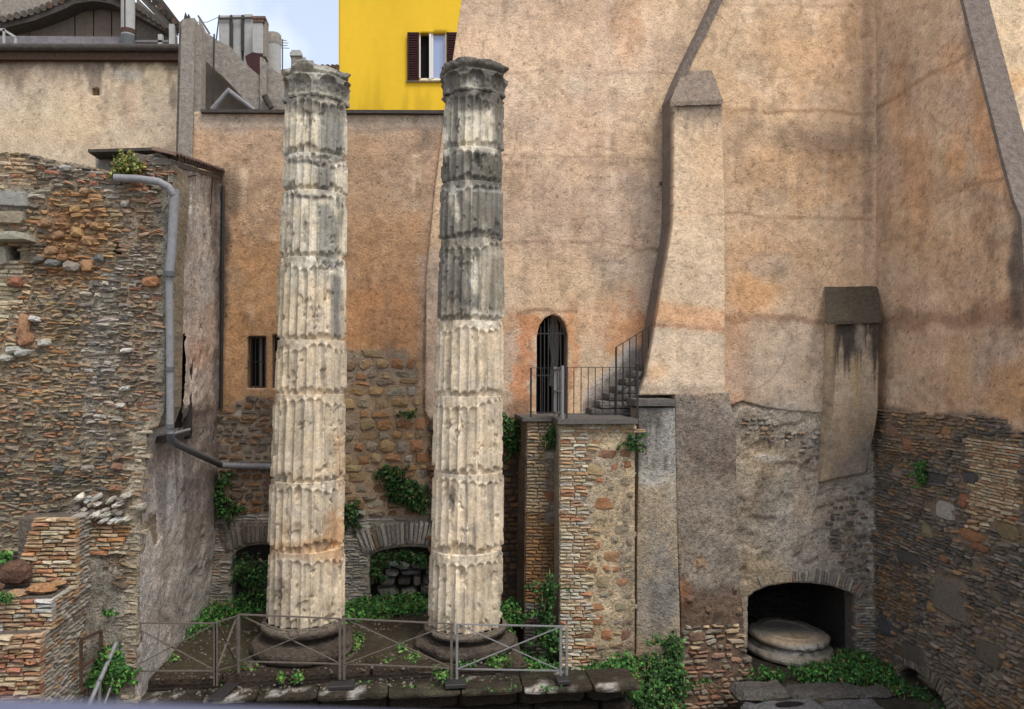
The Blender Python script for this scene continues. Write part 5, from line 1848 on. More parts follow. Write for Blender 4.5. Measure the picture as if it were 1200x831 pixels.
    rad = rad - .03 * inleaf * (1 - rim) * (t < .6)
    rad = rad + .035 * ss(.66, .95, t) + .03 * np.exp(-((t - .03) / .05) ** 2)
    ph4 = ((TH * 4 / (2 * np.pi)) + .5 + seed * .3) % 1.0 - .5
    corner = np.exp(-(ph4 / .16) ** 2)
    rad = rad + corner * (.085 * ss(.55, .9, t)) * np.clip(nz(1, 7) * 4 - 1.4, 0, 1)
    rad = rad - .07 * np.exp(-((t - .76) / .05) ** 2) * (1 - corner * .6)
    brk = ss(.48, .62, nz(1.6, 17)) * .11 * ss(.6, 1, t)
    rad = rad - brk + .035 * (nz(5, 3) - .5) * 2 + .03 * (nz(12, 5) - .5) * 2 + corner * .05 * np.exp(-((t - .50) / .09) ** 2)
    ztop = ZZ + ss(.8, 1, t) * (nz(1.8, 27) - .5) * .12
    P = np.stack([cx(ZZ) + rad * np.sin(TH), Y - rad * np.cos(TH), ztop], -1).reshape(-1, 3)
    idx = np.arange(NT * n).reshape(NT, n)
    i2 = np.roll(idx, -1, 0)
    Q = np.stack([idx[:, :-1], i2[:, :-1], i2[:, 1:], idx[:, 1:]], -1).reshape(-1, 4)
    nv = len(P)
    P = np.vstack([P, [[cx(z1), Y, z1 - .06]]])
    F_ = [tuple(q) for q in Q.tolist()] + [(int(idx[i, -1]), int(i2[i, -1]), nv) for i in range(NT)]
    me = bpy.data.meshes.new('capital')
    me.from_pydata(P.tolist(), [], F_)
    me.polygons.foreach_set('use_smooth', [True] * len(F_))
    me.materials.append(M['marble'])
    me.update()
    setcol(me, paint(P))
    link('capital', me, r_)
    # base: two tori with a scotia between, on a rough footing
    zb_ = zof(joints[-1])
    k = RB / .69
    z00 = .13
    H = zb_ - z00
    prf = [(.70, 1.0), (.715, .985), (.72, .93), (.755, .915), (.785, .86), (.79, .80), (.775, .73), (.74, .70), (.73, .675), (.68, .66), (.64, .60), (.68, .53), (.75, .50), (.77, .465), (.80, .46), (.87, .44), (.925, .37), (.945, .26), (.93, .14), (.88, .06), (.85, .02), (.83, 0)]
    NT = 160
    rows = []
    pr_ = []
    for i in range(len(prf) - 1):
        for j in range(4):
            a = j / 4
            pr_.append((prf[i][0] * (1 - a) + prf[i + 1][0] * a, prf[i][1] * (1 - a) + prf[i + 1][1] * a))
    pr_.append(prf[-1])
    vs = []
    for (rad_, t_) in pr_:
        for i in range(NT):
            a = 2 * math.pi * i / NT
            vs.append((rad_, t_, a))
    A = np.array(vs)
    nzb = fbm(np.cos(A[:, 2]) * 2 + A[:, 1] * 2, np.sin(A[:, 2]) * 2 + A[:, 1], 33 + int(seed)) - .5
    nzf = fbm(np.cos(A[:, 2]) * 9 + A[:, 1] * 6, np.sin(A[:, 2]) * 9 + A[:, 1] * 3, 35) - .5
    rad_ = A[:, 0] * k + nzb * .05 + nzf * .02 - .06 * ss(.57, .66, fbm(np.cos(A[:, 2]) * 1.5, np.sin(A[:, 2]) * 1.5 + A[:, 1], 45 + int(seed)))
    P = np.stack([Bc[0] + rad_ * np.sin(A[:, 2]), Y - rad_ * np.cos(A[:, 2]), z00 + A[:, 1] * H], 1)
    n = len(pr_)
    F_ = [(j * NT + i, j * NT + (i + 1) % NT, (j + 1) * NT + (i + 1) % NT, (j + 1) * NT + i)[::-1] for j in range(n - 1) for i in range(NT)]
    me = bpy.data.meshes.new('base')
    me.from_pydata(P.tolist(), [], F_)
    me.polygons.foreach_set('use_smooth', [True] * len(F_))
    me.materials.append(M['render'])
    me.update()
    tt = ss(.45, .6, fbm(P[:, 0] * 2, P[:, 2] * 6 + P[:, 1], 88, 5))[:, None]
    up_ = ss(.80, .98, A[:, 1])[:, None] * .7
    setcol(me, (C(70, 61, 53) * (1 - tt) + C(92, 80, 68) * tt) * (1 - up_) + C(140, 126, 108) * up_)
    link('base', me, r_)
    block('footing', (Bc[0] - 1.02, Y - .98, -.05), (Bc[0] + 1.05, Y + .9, z00 + .02), M['render'], r_, C(84, 72, 58), seed=int(seed) + 3, rough=.03, bev=.05)
    return r_


c1 = Paint((198, 181, 158), mottle=.16, scale=.03, seed=151, streak=.30)
c1.poly([(320, 60), (420, 60), (420, 330), (320, 330)], (196, 188, 172), .75, 25, 6)
for q_ in range(16):
    c1.blob(342 + (q_ * 29) % 60, 130 + (q_ * 61) % 260, 2 + q_ % 3, 7 + (q_ * 7) % 18, ((118, 114, 108), (210, 204, 190), (140, 134, 124))[q_ % 3], .6, .3, .8)
for p in ([(373, 122), (404, 122), (404, 186), (376, 190)], [(371, 190), (388, 190), (387, 226), (371, 232)], [(372, 238), (386, 240), (396, 262), (396, 318), (380, 312), (372, 300)], [(388, 320), (400, 325), (398, 400), (386, 395)]):
    c1.poly(p, (122, 120, 116), .85, 3, 2)
c1.poly([(320, 60), (430, 60), (430, 122), (320, 122)], (124, 120, 114), .92, 4, 5).blob(398, 92, 14, 22, (92, 88, 84), .8).blob(350, 90, 14, 8, (104, 100, 96), .7).blob(372, 84, 40, 6, (170, 166, 158), .5)
c1.blob(370, 127, 40, 7, (104, 98, 92), .75).line([(340, 188), (371, 190), (404, 188)], 3, (100, 94, 88), .8).line([(342, 229), (384, 231)], 2.5, (96, 90, 86), .8)
c1.blob(330, 400, 10, 100, (188, 170, 138), .5).blob(392, 625, 14, 28, (190, 142, 92), .75).blob(398, 540, 6, 30, (188, 144, 100), .5).poly([(315, 640), (400, 625), (402, 662), (315, 655)], (192, 152, 108), .65, 5, 5).blob(327, 695, 8, 16, (120, 104, 88), .8, .3).blob(332, 620, 5, 10, (140, 118, 92), .7)
c1.poly([(310, 690), (405, 690), (405, 730), (310, 730)], (186, 172, 150), .5, 8, 5)
column('left marble column, cream fluted drums with grey patches, overlapping yellow house at its top', (357.5, 722), (372.5, 78), 86.5, 69, [188, 230, 306, 400, 462, 561, 640, 722], 122, 87, 14.7, c1, 1.3)
c2 = Paint((200, 183, 160), mottle=.16, scale=.03, seed=161, streak=.28)
c2.poly([(500, 60), (610, 60), (610, 378), (500, 374)], (118, 113, 106), 1, 3, 5)
c2.poly([(500, 60), (610, 60), (610, 122), (500, 122)], (92, 88, 83), .85, 4, 5)
c2.poly([(538, 132), (577, 128), (578, 176), (540, 178)], (208, 198, 180), .9, 4, 3).poly([(520, 150), (528, 150), (527, 182), (520, 182)], (206, 198, 184), .8, 2, 2).blob(553, 100, 8, 8, (170, 164, 154), .6)
c2.poly([(518, 182), (590, 182), (590, 222), (518, 222)], (104, 100, 92), .8, 4, 4).poly([(520, 283), (592, 283), (590, 378), (518, 376)], (140, 132, 120), .8, 4, 5)
c2.poly([(562, 300), (572, 300), (572, 366), (563, 368)], (194, 182, 160), .85, 2, 2).poly([(560, 290), (590, 290), (590, 300), (560, 300)], (178, 170, 158), .6, 3, 3).blob(540, 330, 14, 30, (96, 90, 82), .6).line([(520, 222), (590, 224)], 2, (176, 170, 158), .7)
for q_ in range(26):
    c2.blob(522 + (q_ * 37) % 66, 130 + (q_ * 53) % 235, 2.2 + q_ % 3, 8 + (q_ * 7) % 22, ((172, 164, 150), (86, 82, 76), (196, 188, 172))[q_ % 3], .7, .3, .8)
c2.poly([(555, 366), (590, 366), (590, 386), (552, 384)], (200, 194, 182), .8, 3, 3)
c2.blob(583, 420, 6, 60, (176, 160, 136), .6).blob(528, 450, 6, 80, (190, 172, 140), .5).blob(530, 588, 3, 16, (90, 78, 68), .8, .3).poly([(500, 700), (600, 700), (600, 732), (500, 732)], (192, 180, 160), .6, 6, 5).blob(590, 700, 10, 40, (150, 138, 122), .5)
column('right marble column, blackened upper drums and pale fluted lower drums, nearer the door', (545.5, 728), (555.5, 74), 87, 70, [181, 220, 285, 378, 464, 552, 642, 728], 116, 83, 14.6, c2, 4.1, .3)

# column base lying in the niche
nb = root('column_base', PY(930, 780, 17.3), 'worn grey marble column base resting inside the dark arched niche', 'column base')
cN = PY(930, 745, 17.35)
pr2 = [(.0, .55), (.55, .55), (.57, .57), (.66, .57), (.68, .545), (.84, .54), (.90, .50), (.93, .44), (.92, .37), (.84, .33), (.76, .32), (.74, .28), (.80, .26), (.85, .25), (.86, .20), (.88, .18), (.95, .17), (1.0, .13), (1.03, .06), (1.01, -.02), (.95, -.06)]
NT = 140
vs, pr_ = [], []
for i in range(len(pr2) - 1):
    for j in range(4):
        a = j / 4
        pr_.append((pr2[i][0] * (1 - a) + pr2[i + 1][0] * a, pr2[i][1] * (1 - a) + pr2[i + 1][1] * a))
for (r1, z1) in pr_:
    for i in range(NT):
        vs.append((r1, z1, 2 * math.pi * i / NT))
A = np.array(vs)
wob = (fbm(np.cos(A[:, 2]) * 2 + 4, np.sin(A[:, 2]) * 2 + A[:, 1], 53) - .5)
rad_ = A[:, 0] * (1 + wob * .05) + (fbm(np.cos(A[:, 2]) * 9 + A[:, 1] * 4, np.sin(A[:, 2]) * 9, 59, 4) - .5) * .05 * (A[:, 0] > .6) - .07 * ss(.55, .65, fbm(np.cos(A[:, 2]) * 2.5 + A[:, 1], np.sin(A[:, 2]) * 2.5, 57)) * (A[:, 0] > .7)
Pl = np.stack([rad_ * np.sin(A[:, 2]), -rad_ * np.cos(A[:, 2]), A[:, 1] + .03 * wob], 1)
Pl[:, 2] += Pl[:, 1] * .03 - Pl[:, 0] * .04
Pl[:, 2] *= .84
Pn = Pl + np.array((cN[0] - .12, 17.40, -1.30))
F_ = [(j * NT + i, j * NT + (i + 1) % NT, (j + 1) * NT + (i + 1) % NT, (j + 1) * NT + i)[::-1] for j in range(len(pr_) - 1) for i in range(NT)]
me = bpy.data.meshes.new('moulded_disc')
me.from_pydata(Pn.tolist(), [], F_)
me.polygons.foreach_set('use_smooth', [True] * len(F_))
me.materials.append(M['marble'])
me.update()
pn = Paint((150, 140, 128), mottle=.3, scale=.04, seed=171, k=1.0, tint=(120, 112, 104))
pn.blob(925, 750, 34, 8, (186, 160, 130), .8).blob(935, 762, 30, 5, (180, 176, 172), .7).blob(925, 730, 50, 10, (104, 98, 92), .6)
setcol(me, pn(Pn))
link('moulded_disc', me, nb)
block('plinth', (cN[0] - .8, 16.55, -1.7), (cN[0] + .75, 18.1, -1.40), M['render'], nb, C(130, 122, 112), seed=66, rough=.03, bev=.05)

# stone blocks in front of the niche
blk = [((868, 800), (930, 812), 14.9, .7, -1.02, .26, (98, 92, 86), 'grey stone kerb block at the left end below the niche'), ((932, 800), (1018, 812), 14.95, .6, -1.02, .22, (90, 85, 80), 'long low grey kerb stone below the middle of the niche grass'), ((1010, 800), (1052, 812), 15.1, .5, -1.02, .2, (94, 88, 82), 'kerb stone at the right end beside the right wall'),
       ((884, 820), (975, 860), 14.2, .7, -1.16, .9, (104, 102, 102), 'large dressed grey block with an oval socket in its top, front left'), ((977, 822), (1048, 860), 14.25, .7, -1.18, .9, (96, 94, 94), 'dressed grey block right of the one with the oval socket')]
for i, (p0, p1, Y, dp, zt, hh, c, lab) in enumerate(blk):
    zt = -1.24 if i < 3 else -1.27
    Y = float(PZ((p0[0] + p1[0]) / 2, 812 if i < 3 else 836, zt)[1])
    xa_, xb_ = float(PY(p0[0], p0[1], Y)[0]), float(PY(p1[0], p1[1], Y)[0])
    o = block('stone_block', (xa_, Y, zt - hh), (xb_, Y + dp, zt), M['render'], None, C(*c), seed=120 + i, rough=.035, bev=.05)
    tag(o, lab, 'stone')
    if i == 3:
        mb = MB()
        cxx = (xa_ + xb_) / 2 + .1
        mb.raw([(cxx + .3 * math.cos(a), Y + .33 + .12 * math.sin(a), zt + .03) for a in [k * math.pi / 9 for k in range(18)]], [tuple(range(18))])
        mb.build('socket', M['dark_void'], o)  # flat dark oval laid on the top, painting the shade of the hollow

# ================================================================= FENCE ON THE LEDGE
def fence_panel(label, x0, x1, yt0, yt1, yb0, yb1, Y0, Y1, mat, foot=True, low0=None, low1=None, plate=None, dbl=True):
    """a welded frame panel: two posts, top and bottom rail, two crossing bars, foot plate"""
    A, B = PY(x0, yt0, Y0), PY(x1, yt1, Y1)
    a, b = PY(x0, yb0, Y0), PY(x1, yb1, Y1)
    o = root('metal_fence', (a[0], Y0, a[2] - .2), label, 'fence')
    m = M[mat]
    la = PY(x0, low0, Y0) if low0 else a - np.array((0, 0, .25))
    lb = PY(x1, low1, Y1) if low1 else b - np.array((0, 0, .25))
    MB().bar(la, A, .042).build('post', m, o)
    MB().bar(lb, B, .042).build('post', m, o)
    MB().bar(A, B, .04, .018).build('top_rail', m, o)
    MB().bar(a, b, .035, .018).build('bottom_rail', m, o)
    off = np.array((0, .014, 0))
    MB().bar(A + off, b + off, .032, .012).build('cross_bar', m, o)
    MB().bar(a - off, B - off, .032, .012).build('cross_bar', m, o)
    return o


fence_panel('brown fence panel left of the angled gap, in front of the ruin corner', 147.5, 252, 730, 730.5, 786.5, 786, 13.15, 13.15, 'fence_brown', low0=822, low1=803)
fence_panel('narrow brown fence panel turned in at an angle beside the left column', 253.8, 278, 729, 722, 786, 780, 13.15, 13.75, 'fence_brown', low0=803, low1=783)
fence_panel('brown fence panel in front of the left column base', 280, 398.5, 720, 725, 775, 778, 13.5, 13.38, 'fence_brown', low0=789, low1=796)
fence_panel('brown fence panel between the two column bases', 403.5, 529, 725, 731, 778, 783, 13.38, 13.22, 'fence_brown', low0=796, low1=803)
fence_panel('pale grey fence panel right of the right column base', 535.5, 657, 731.5, 734, 784, 786, 13.22, 13.15, 'fence_grey', low0=804, low1=805)
ex = root('fence_end_post', PY(664, 805, 13.15), 'short grey fence end post with rail stub against the wide pier', 'post')
MB().bar(PY(664, 806, 13.15), PY(664, 736, 13.15), .04).build('post', M['fence_grey'], ex)
MB().bar(PY(657, 735, 13.15), PY(664, 736, 13.15), .035, .018).build('rail', M['fence_grey'], ex)
for lab, x, y, Y, w_, dp in (('dark iron foot plate under the angled panel posts', 263, 803, 13.1, .26, .55), ('dark iron foot plate between the second and third fence panels', 400, 797.5, 13.15, .42, .25), ('dark iron foot plate between the brown and the grey fence panels', 534, 806, 12.98, .36, .25), ('dark iron foot plate below the fence end post by the pier', 661, 808, 12.9, .22, .28)):
    p = PY(x, y, Y)
    z = 0.02
    mb = MB()
    if x == 263:
        a, b = PY(253, 803, 13.13), PY(277, 790, 13.7)
        mb.hexa([(a[0] - .12, a[1] - .12, z), (a[0] + .12, a[1] - .14, z), (b[0] + .12, b[1], z + .02), (b[0] - .12, b[1], z + .02), (a[0] - .12, a[1] - .12, z + .03), (a[0] + .12, a[1] - .14, z + .03), (b[0] + .12, b[1], z + .05), (b[0] - .12, b[1], z + .05)])
    else:
        mb.box((p[0] - w_ / 2, Y, z), (p[0] + w_ / 2, Y + dp, z + .07))
    o = mb.build('foot_plate', M['iron_dark'])
    bevel(o, .01)
    tag(o, lab, 'foot plate')

# small handrails at the lower left
hr = root('stair_handrail', PY(106, 800, 12.8), 'small rusty brown handrail frame beside the brick spur', 'railing')
A_, B_, C_, D_ = PY(95, 750, 12.4), PY(118.5, 739, 12.9), PY(118.5, 768, 12.9), PY(95, 782, 12.4)
for a, b, nm in ((A_, B_, 'top_rail'), (D_, C_, 'bottom_rail'), (A_, PY(95, 806, 12.4), 'post'), (B_, PY(118.5, 800, 12.9), 'post')):
    MB().bar(a, b, .038).build(nm, M['rust'], hr)
hr2 = root('step_handrail', PY(120, 820, 12.6), 'pale grey sloping tube handrail descending beside the fence end', 'railing')
MB().tube([PY(136, 754, 12.9), PY(107, 820, 12.2), PY(98, 842, 12.0)], .034, 10).build('top_rail', M['pipe_grey'], hr2)
MB().tube([PY(137, 785, 12.95), PY(122, 826, 12.4)], .018, 8).build('lower_rail', M['pipe_grey'], hr2)
MB().bar(PY(137.5, 751, 12.95), PY(138, 826, 12.95), .04).build('post', M['fence_grey'], hr2)
MB().bar(PY(137.5, 751, 12.95), PY(148, 750, 13.1), .035).build('link_bar', M['fence_brown'], hr2)
MB().bar(PY(117, 796, 12.4), PY(116, 845, 12.4), .035).build('post', M['fence_grey'], hr2)
mb = MB()
a = PY(100, 808, 12.9)
b = PY(147, 808, 12.9)
mb.box((a[0], 12.7, -.32), (b[0], 13.9, -.26))
tag(mb.build('metal_step_plate', M['iron_dark']), 'dark metal plate bridging the gap behind the sloping handrail', 'plate')

# ================================================================= DOWNPIPES
dp = root('downpipe', PY(200, 505, 13.0), 'lilac grey rainwater pipe down the ruin corner and across to the column', 'pipe')
MB().tube([PY(134, 208.5, 12.8), PY(160, 209.5, 12.8), PY(186, 213, 12.8), PY(197, 219, 12.8), PY(203, 228, 12.85)], .062, 14).build('gutter_pipe', M['pipe_grey'], dp)
MB().tube([PY(205, 222, 12.88), PY(204, 240, 12.88), PY(201.5, 290, 12.9), PY(198.5, 320, 12.9)], .074, 14).build('upper_pipe', M['pipe_grey'], dp)
MB().tube([PY(198.7, 318, 12.9), PY(198.4, 324, 12.9)], .088, 14).build('collar', M['pipe_dark'], dp)
MB().tube([PY(198.4, 324, 12.92), PY(199, 400, 12.95), PY(199.5, 508, 12.98)], .060, 14).build('lower_pipe', M['pipe_grey'], dp)
for y in (345, 430, 497):
    MB().tube([PY(198.9, y, 12.95), PY(198.9, y + 5, 12.95)], .072, 12).build('collar', M['pipe_dark'], dp)
xs_ = float(PY(258, 544, 16.95)[0])
MB().tube([PY(199.5, 505, 12.98), PY(200.5, 515, 13.05), PY(208, 521, 13.35), PY(232, 532.5, 14.95), PY(258, 544.5, 16.85)], [.062, .066, .058, .062, .062], 12).build('slanting_pipe', M['pipe_dark'], dp)
MB().tube([PY(256, 544, 16.85), PY(262, 545.5, 16.9), PY(300, 546.5, 16.95), PY(345, 548, 16.95)], .068, 12).build('wall_pipe', M['pipe_grey'], dp)
MB().tube([PY(201, 509, 13.05), PY(212, 506, 13.6), PY(222, 503.5, 14.3)], .028, 8).build('branch_pipe', M['pipe_grey'], dp)
dk = root('dark_corner_pipe', PY(258, 470, 17), 'thin black drain pipe running down the corner beside the orange plaster', 'pipe')
MB().tube([PY(261.5, 218, 17.0), PY(260.5, 330, 17.0), PY(259, 478, 17.0)], .034, 8).build('pipe', M['iron_dark'], dk)
cb = root('rusty_cable', PY(240, 440, 15.6), 'thin rusty cable hanging down the grey side of the ruin', 'cable')
MB().tube([PY(249, 208, 16.2), PY(246, 260, 16.2), PY(243, 330, 16.2), PY(239.5, 440, 16.1)], .014, 6).build('cable', M['rust'], cb)
MB().tube([PY(209, 217, 13.4), PY(215, 208, 13.8), PY(232, 205, 15.0)], .012, 6).build('brace', M['rust'], cb)

# ================================================================= UPPER LEFT BUILDINGS
up1 = root('terrace_building', PY(100, 180, 19), 'stained beige terrace building behind the ruin, dark gutter along its top', 'building')
pu = Paint((184, 164, 142), mottle=.16, scale=.012, seed=181, streak=.10)
pu.drips(-60, 212, 70, 118, (112, 98, 86), .9, seed=21, freq=.10).poly([(-60, 68), (212, 70), (212, 76), (-60, 76)], (84, 68, 58), .8, 3, 3).blob(40, 90, 60, 14, (164, 142, 122), .6).blob(152, 110, 12, 30, (178, 148, 128), .6).blob(175, 90, 30, 20, (160, 146, 116), .5)
pu.blob(60, 140, 60, 30, (194, 172, 140), .5).blob(150, 88, 20, 6, (172, 168, 160), .6).blob(203, 112, 5, 14, (108, 100, 86), .8, .3)
sheet('plaster', FY(19.0), [(-120, 68), (212, 70), (212, 260), (-120, 260)], [[(108, 103), (116.5, 103), (116.5, 112), (108, 112)]], cell=.06, disp=flatdisp(.015, .9, 182), paint=pu, mat=M['plaster'], parent=up1, depth=.3)
mb = MB()
a, b = PY(-130, 55, 18.8), PY(211, 56, 18.8)
mb.tube([(a[0], 18.8, a[2]), (b[0], 18.8, b[2])], .085, 12)
mb.build('gutter', M['roof_dark'], up1)
mb = MB()
polypx(mb, [(-130, 60), (211, 60), (211, 70), (-130, 69)], 18.86, .4)
mb.build('fascia', M['rust'], up1)
mb = MB()
polypx(mb, [(-130, 41), (146, 43), (146, 60), (-130, 60)], 19.6, .25)
mb.build('terrace_parapet', M['parapet_violet'], up1)
mb = MB()
polypx(mb, [(-130, 60), (211, 60), (211, 62), (-130, 62)], 19.3, 4)
mb.build('terrace_floor', M['concrete_dark'], up1)
for i, (x0, x1) in enumerate(((185, 190), (198, 203.5))):
    mb = MB()
    boxpx(mb, x0, 28 if i else 40, x1, 58, 19.5, .12)
    mb.build('post', M['concrete_light'], up1)
mb = MB()
boxpx(mb, 156, 47, 197, 49.5, 19.5, .05)
mb.build('rail', M['parapet_violet'], up1)
tr = root('terrace_railing', PY(10, 55, 19.3), 'small blue white railing at the far left of the terrace', 'railing')
for x0, y0, x1, y1 in ((-40, 35, 6, 35), (4, 35, 19, 44), (5, 35, 5, 56), (18.5, 44, 18.5, 56), (-6, 35, -6, 56)):
    MB().bar(PY(x0, y0, 19.3), PY(x1, y1, 19.3), .05).build('rail', M['concrete_light'], tr)
# gabled shed on the terrace
gb_ = root('gabled_shed', PY(90, 50, 22), 'brown gabled shed with worn roof standing on the terrace', 'building')
for (x0, x1, yt0, yt1) in ((-40, 34, 40, 26), (35, 87, 26, 11), (88.5, 109, 11, 9), (110.5, 130, 9, 10), (131.5, 158, 10, 20), (159.5, 186, 20, 33)):
    mb = MB()
    polypx(mb, [(x0, yt0 - 3), (x1, yt1 - 3), (x1, 58), (x0, 58)], 22, .12)
    mb.build('wall_panel', M['panel_brown'], gb_)
mb = MB()
polypx(mb, [(-50, 44), (187, 36), (187, 60), (-50, 60)], 22.2, .12)
polypx(mb, [(80, 5), (125, 5), (160, 18), (187, 34), (187, 56), (-40, 56), (-40, 38)], 22.25, .1)
mb.build('back_board', M['concrete_dark'], gb_)
mb = MB()
polypx(mb, [(-60, 36), (0, 24), (40, 14), (75, 0), (84, -7), (112, -12), (135, -5), (160, 8), (196, 32), (192, 36), (158, 17), (130, 4), (110, 1), (88, 4), (72, 12), (40, 24), (0, 34), (-60, 44)], 21.5, .7)
mb.build('roof', M['roof_dark'], gb_)
mb = MB()
polypx(mb, [(-60, 24), (0, 24), (40, 14), (75, 0), (84, -30), (-60, -30)], 25.5, .3)
tag(mb.build('distant_wall', M['concrete']), 'mottled tan wall filling the top left corner above the shed roof', 'wall')
pr0 = root('pitched_roof', PY(190, 30, 20.6), 'steep grey pitched roof edge sloping down behind the concrete pylon', 'roof')
mb = MB()
polypx(mb, [(158, -8), (168, -8), (207, 33), (207, 40), (198, 34)], 20.6, .15)
mb.build('verge', M['concrete'], pr0)
mb = MB()
polypx(mb, [(168, -12), (182, -12), (216, 33), (216, 44), (209, 38)], 20.4, .3)
mb.build('roof_slope', M['roof_dark'], pr0)
mb = MB()
polypx(mb, [(160, -3), (207, 42), (207, 58), (160, 58)], 21.9, .1)
mb.build('gable_wall', M['concrete_dark'], pr0)
shape_pts = [(-60, 24), (0, 23), (40, 13), (75, -1), (84, -8), (112, -13), (135, -6), (160, 7), (196, 31)]
tl = None
for i in range(len(shape_pts) - 1):
    (xa1, ya1), (xb1, yb1) = shape_pts[i], shape_pts[i + 1]
    n_ = max(1, int(math.hypot(xb1 - xa1, yb1 - ya1) / 7))
    for k in range(n_):
        t = (k + .5) / n_
        px_, py_1 = xa1 + (xb1 - xa1) * t, ya1 + (yb1 - ya1) * t
        MB().tube([PY(px_, py_1, 21.42 + rr.uniform(-.04, .04)), PY(px_, py_1, 22.2)], .085, 8).build('roof_tile', M['tile'] if rr.random() < .4 else M['concrete_dark'], gb_)
for k in range(9):
    t = k / 8
    MB().tube([PY(170 + 46 * t, -8 + 44 * t, 20.32), PY(170 + 46 * t, -8 + 44 * t, 20.8)], .075, 8).build('roof_tile', M['tile'] if k % 3 == 0 else M['roof_dark'], pr0)
pp_ = root('chimney_pipe', PY(150, 53, 19.4), 'white rust streaked flue pipe standing in front of the gabled shed', 'pipe')
MB().tube([PY(150, 55, 19.4), PY(150, -20, 19.4)], .155, 18).build('pipe', M['concrete_light'], pp_)
MB().tube([PY(150, 40, 19.4), PY(150, 35, 19.4)], .168, 18).build('band', M['rust'], pp_)
MB().bar(PY(146.5, 34, 19.26), PY(146.5, -20, 19.26), .035, .03).build('rust_strip', M['rust'], pp_)
MB().tube([PY(150, 55, 19.35), PY(150, 42, 19.35)], .158, 18).build('pipe_foot', M['pipe_dark'], pp_)
# shed roof behind the ruin top
sh = root('lean_to_roof', PY(140, 200, 14.6), 'dark flat lean-to roof edge with grey wall just behind the ruin top', 'roof')
mb = MB()
polypx(mb, [(103, 175), (187, 172.5), (187, 176), (103, 178.5)], 14.3, 1.6)
mb.build('roof_sheet', M['roof_dark'], sh)
mb = MB()
polypx(mb, [(112, 178), (190, 176), (190, 230), (112, 230)], 14.8, 1.0)
mb.build('wall', M['concrete'], sh)
# concrete pylon
py_ = root('concrete_pylon', PY(220, 190, 17.3), 'tall weathered concrete pylon with grooved sides rising from the ruin corner', 'pylon')
mb = MB()
polypx(mb, [(213, 23), (228, 21), (225, 205), (208, 205)], 17.0, .35)
roughen(mb.build('front_board', M['concrete'], py_), .014, .15)
mb = MB()
polypx(mb, [(210, 26), (213.5, 24), (209, 205), (205.5, 205)], 17.12, .3)
roughen(mb.build('left_flange', M['concrete_dark'], py_), .012, .15)
mb = MB()
polypx(mb, [(228.5, 26), (236, 32), (235.5, 205), (226, 205)], 17.1, .35)
roughen(mb.build('right_flange', M['concrete'], py_), .012, .15)
mb = MB()
polypx(mb, [(215, 23), (217, 14), (219, 20), (221, 16), (223, 22)], 17.1, .1)
mb.build('broken_top', M['roof_dark'], py_)
# raking concrete wall
rk = root('raking_concrete_wall', PY(280, 120, 18), 'grey concrete parapet sloping down right from the pylon towards the column', 'wall')
mb = MB()
polypx(mb, [(233, 22), (240, 37), (254, 47), (270, 55), (291, 78), (303, 88), (305, 92), (304, 132), (297, 128), (277, 106), (262, 90), (235, 66)], 18.0, .35)
roughen(mb.build('parapet', M['concrete'], rk), .02, .18)
mb = MB()
polypx(mb, [(304.5, 67), (307, 67), (312, 73), (312, 132), (305, 132)], 17.9, .3)
mb.build('post', M['concrete'], rk)
mb = MB()
polypx(mb, [(312, 73), (322, 83), (334, 90), (345, 108), (345, 132), (312.5, 132)], 18.05, .3)
roughen(mb.build('lower_parapet', M['concrete'], rk), .02, .15)
mb = MB()
polypx(mb, [(228, 60), (240, 65), (300, 128), (300, 136), (228, 136)], 18.6, .2)
mb.build('back_wall', M['panel_brown'], rk)
MB().tube([PY(249, 129, 17.9), PY(268, 106.5, 17.9), PY(298, 129, 17.9)], [.07, .075, .045], 10).build('bracket_pipe', M['pipe_grey'], rk)
MB().tube([PY(310, 112, 17.8), PY(318, 127, 17.8)], .07, 8).build('beam_stub', M['roof_dark'], rk)
MB().tube([PY(251, 40, 17.9), PY(249.5, 128, 17.9)], .018, 6).build('cable', M['iron_dark'], rk)
MB().tube([PY(232, 18, 17.6), PY(246, 40, 17.8)], .022, 6).build('thin_strut', M['pipe_grey'], rk)
# chimneys
ch = root('panel_flues', PY(275, 60, 21), 'cluster of tall grey concrete flue panels strapped together above the parapet', 'chimney')
for i, (x0, x1, y0, Y) in enumerate(((256.5, 269, 17.5, 21.0), (272.5, 283, 17, 21.05), (285.5, 296, 16, 21.0))):
    mb = MB()
    boxpx(mb, x0, y0, x1, 95, Y, .5)
    bevel(mb.build('flue_panel', M['concrete_light'], ch), .02)
for x in (271, 284.4):
    MB().tube([PY(x, 18, 20.98), PY(x, 60, 20.98)], .035, 8).build('joint_pipe', M['iron_dark'], ch)
MB().bar(PY(255.5, 22, 20.95), PY(296, 21, 20.95), .03, .05).build('strap', M['iron_dark'], ch)
MB().tube([PY(257, 18, 20.9), PY(253.5, 46, 20.6)], .018, 6).build('guy_wire', M['iron_dark'], ch)
bc = root('brick_chimney', PY(303, 65, 20.5), 'whitewashed brick chimney stack on a maroon base', 'chimney')
mb = MB()
boxpx(mb, 295.5, 24, 308, 63, 20.5, .4)
bevel(mb.build('stack', M['concrete_light'], bc), .02)
mb = MB()
boxpx(mb, 295, 18.5, 311, 22, 20.45, .5)
boxpx(mb, 296, 22, 309.5, 26, 20.47, .45)
bevel(mb.build('brick_cap', M['tile'], bc), .01)
mb = MB()
boxpx(mb, 308.2, 22, 311.5, 66, 20.55, .4)
mb.build('shaded_side', M['concrete'], bc)
mb = MB()
polypx(mb, [(287, 66), (296, 61), (305, 63), (305, 92), (290, 78)], 20.3, .4)
mb.build('maroon_base', M['maroon'], bc)
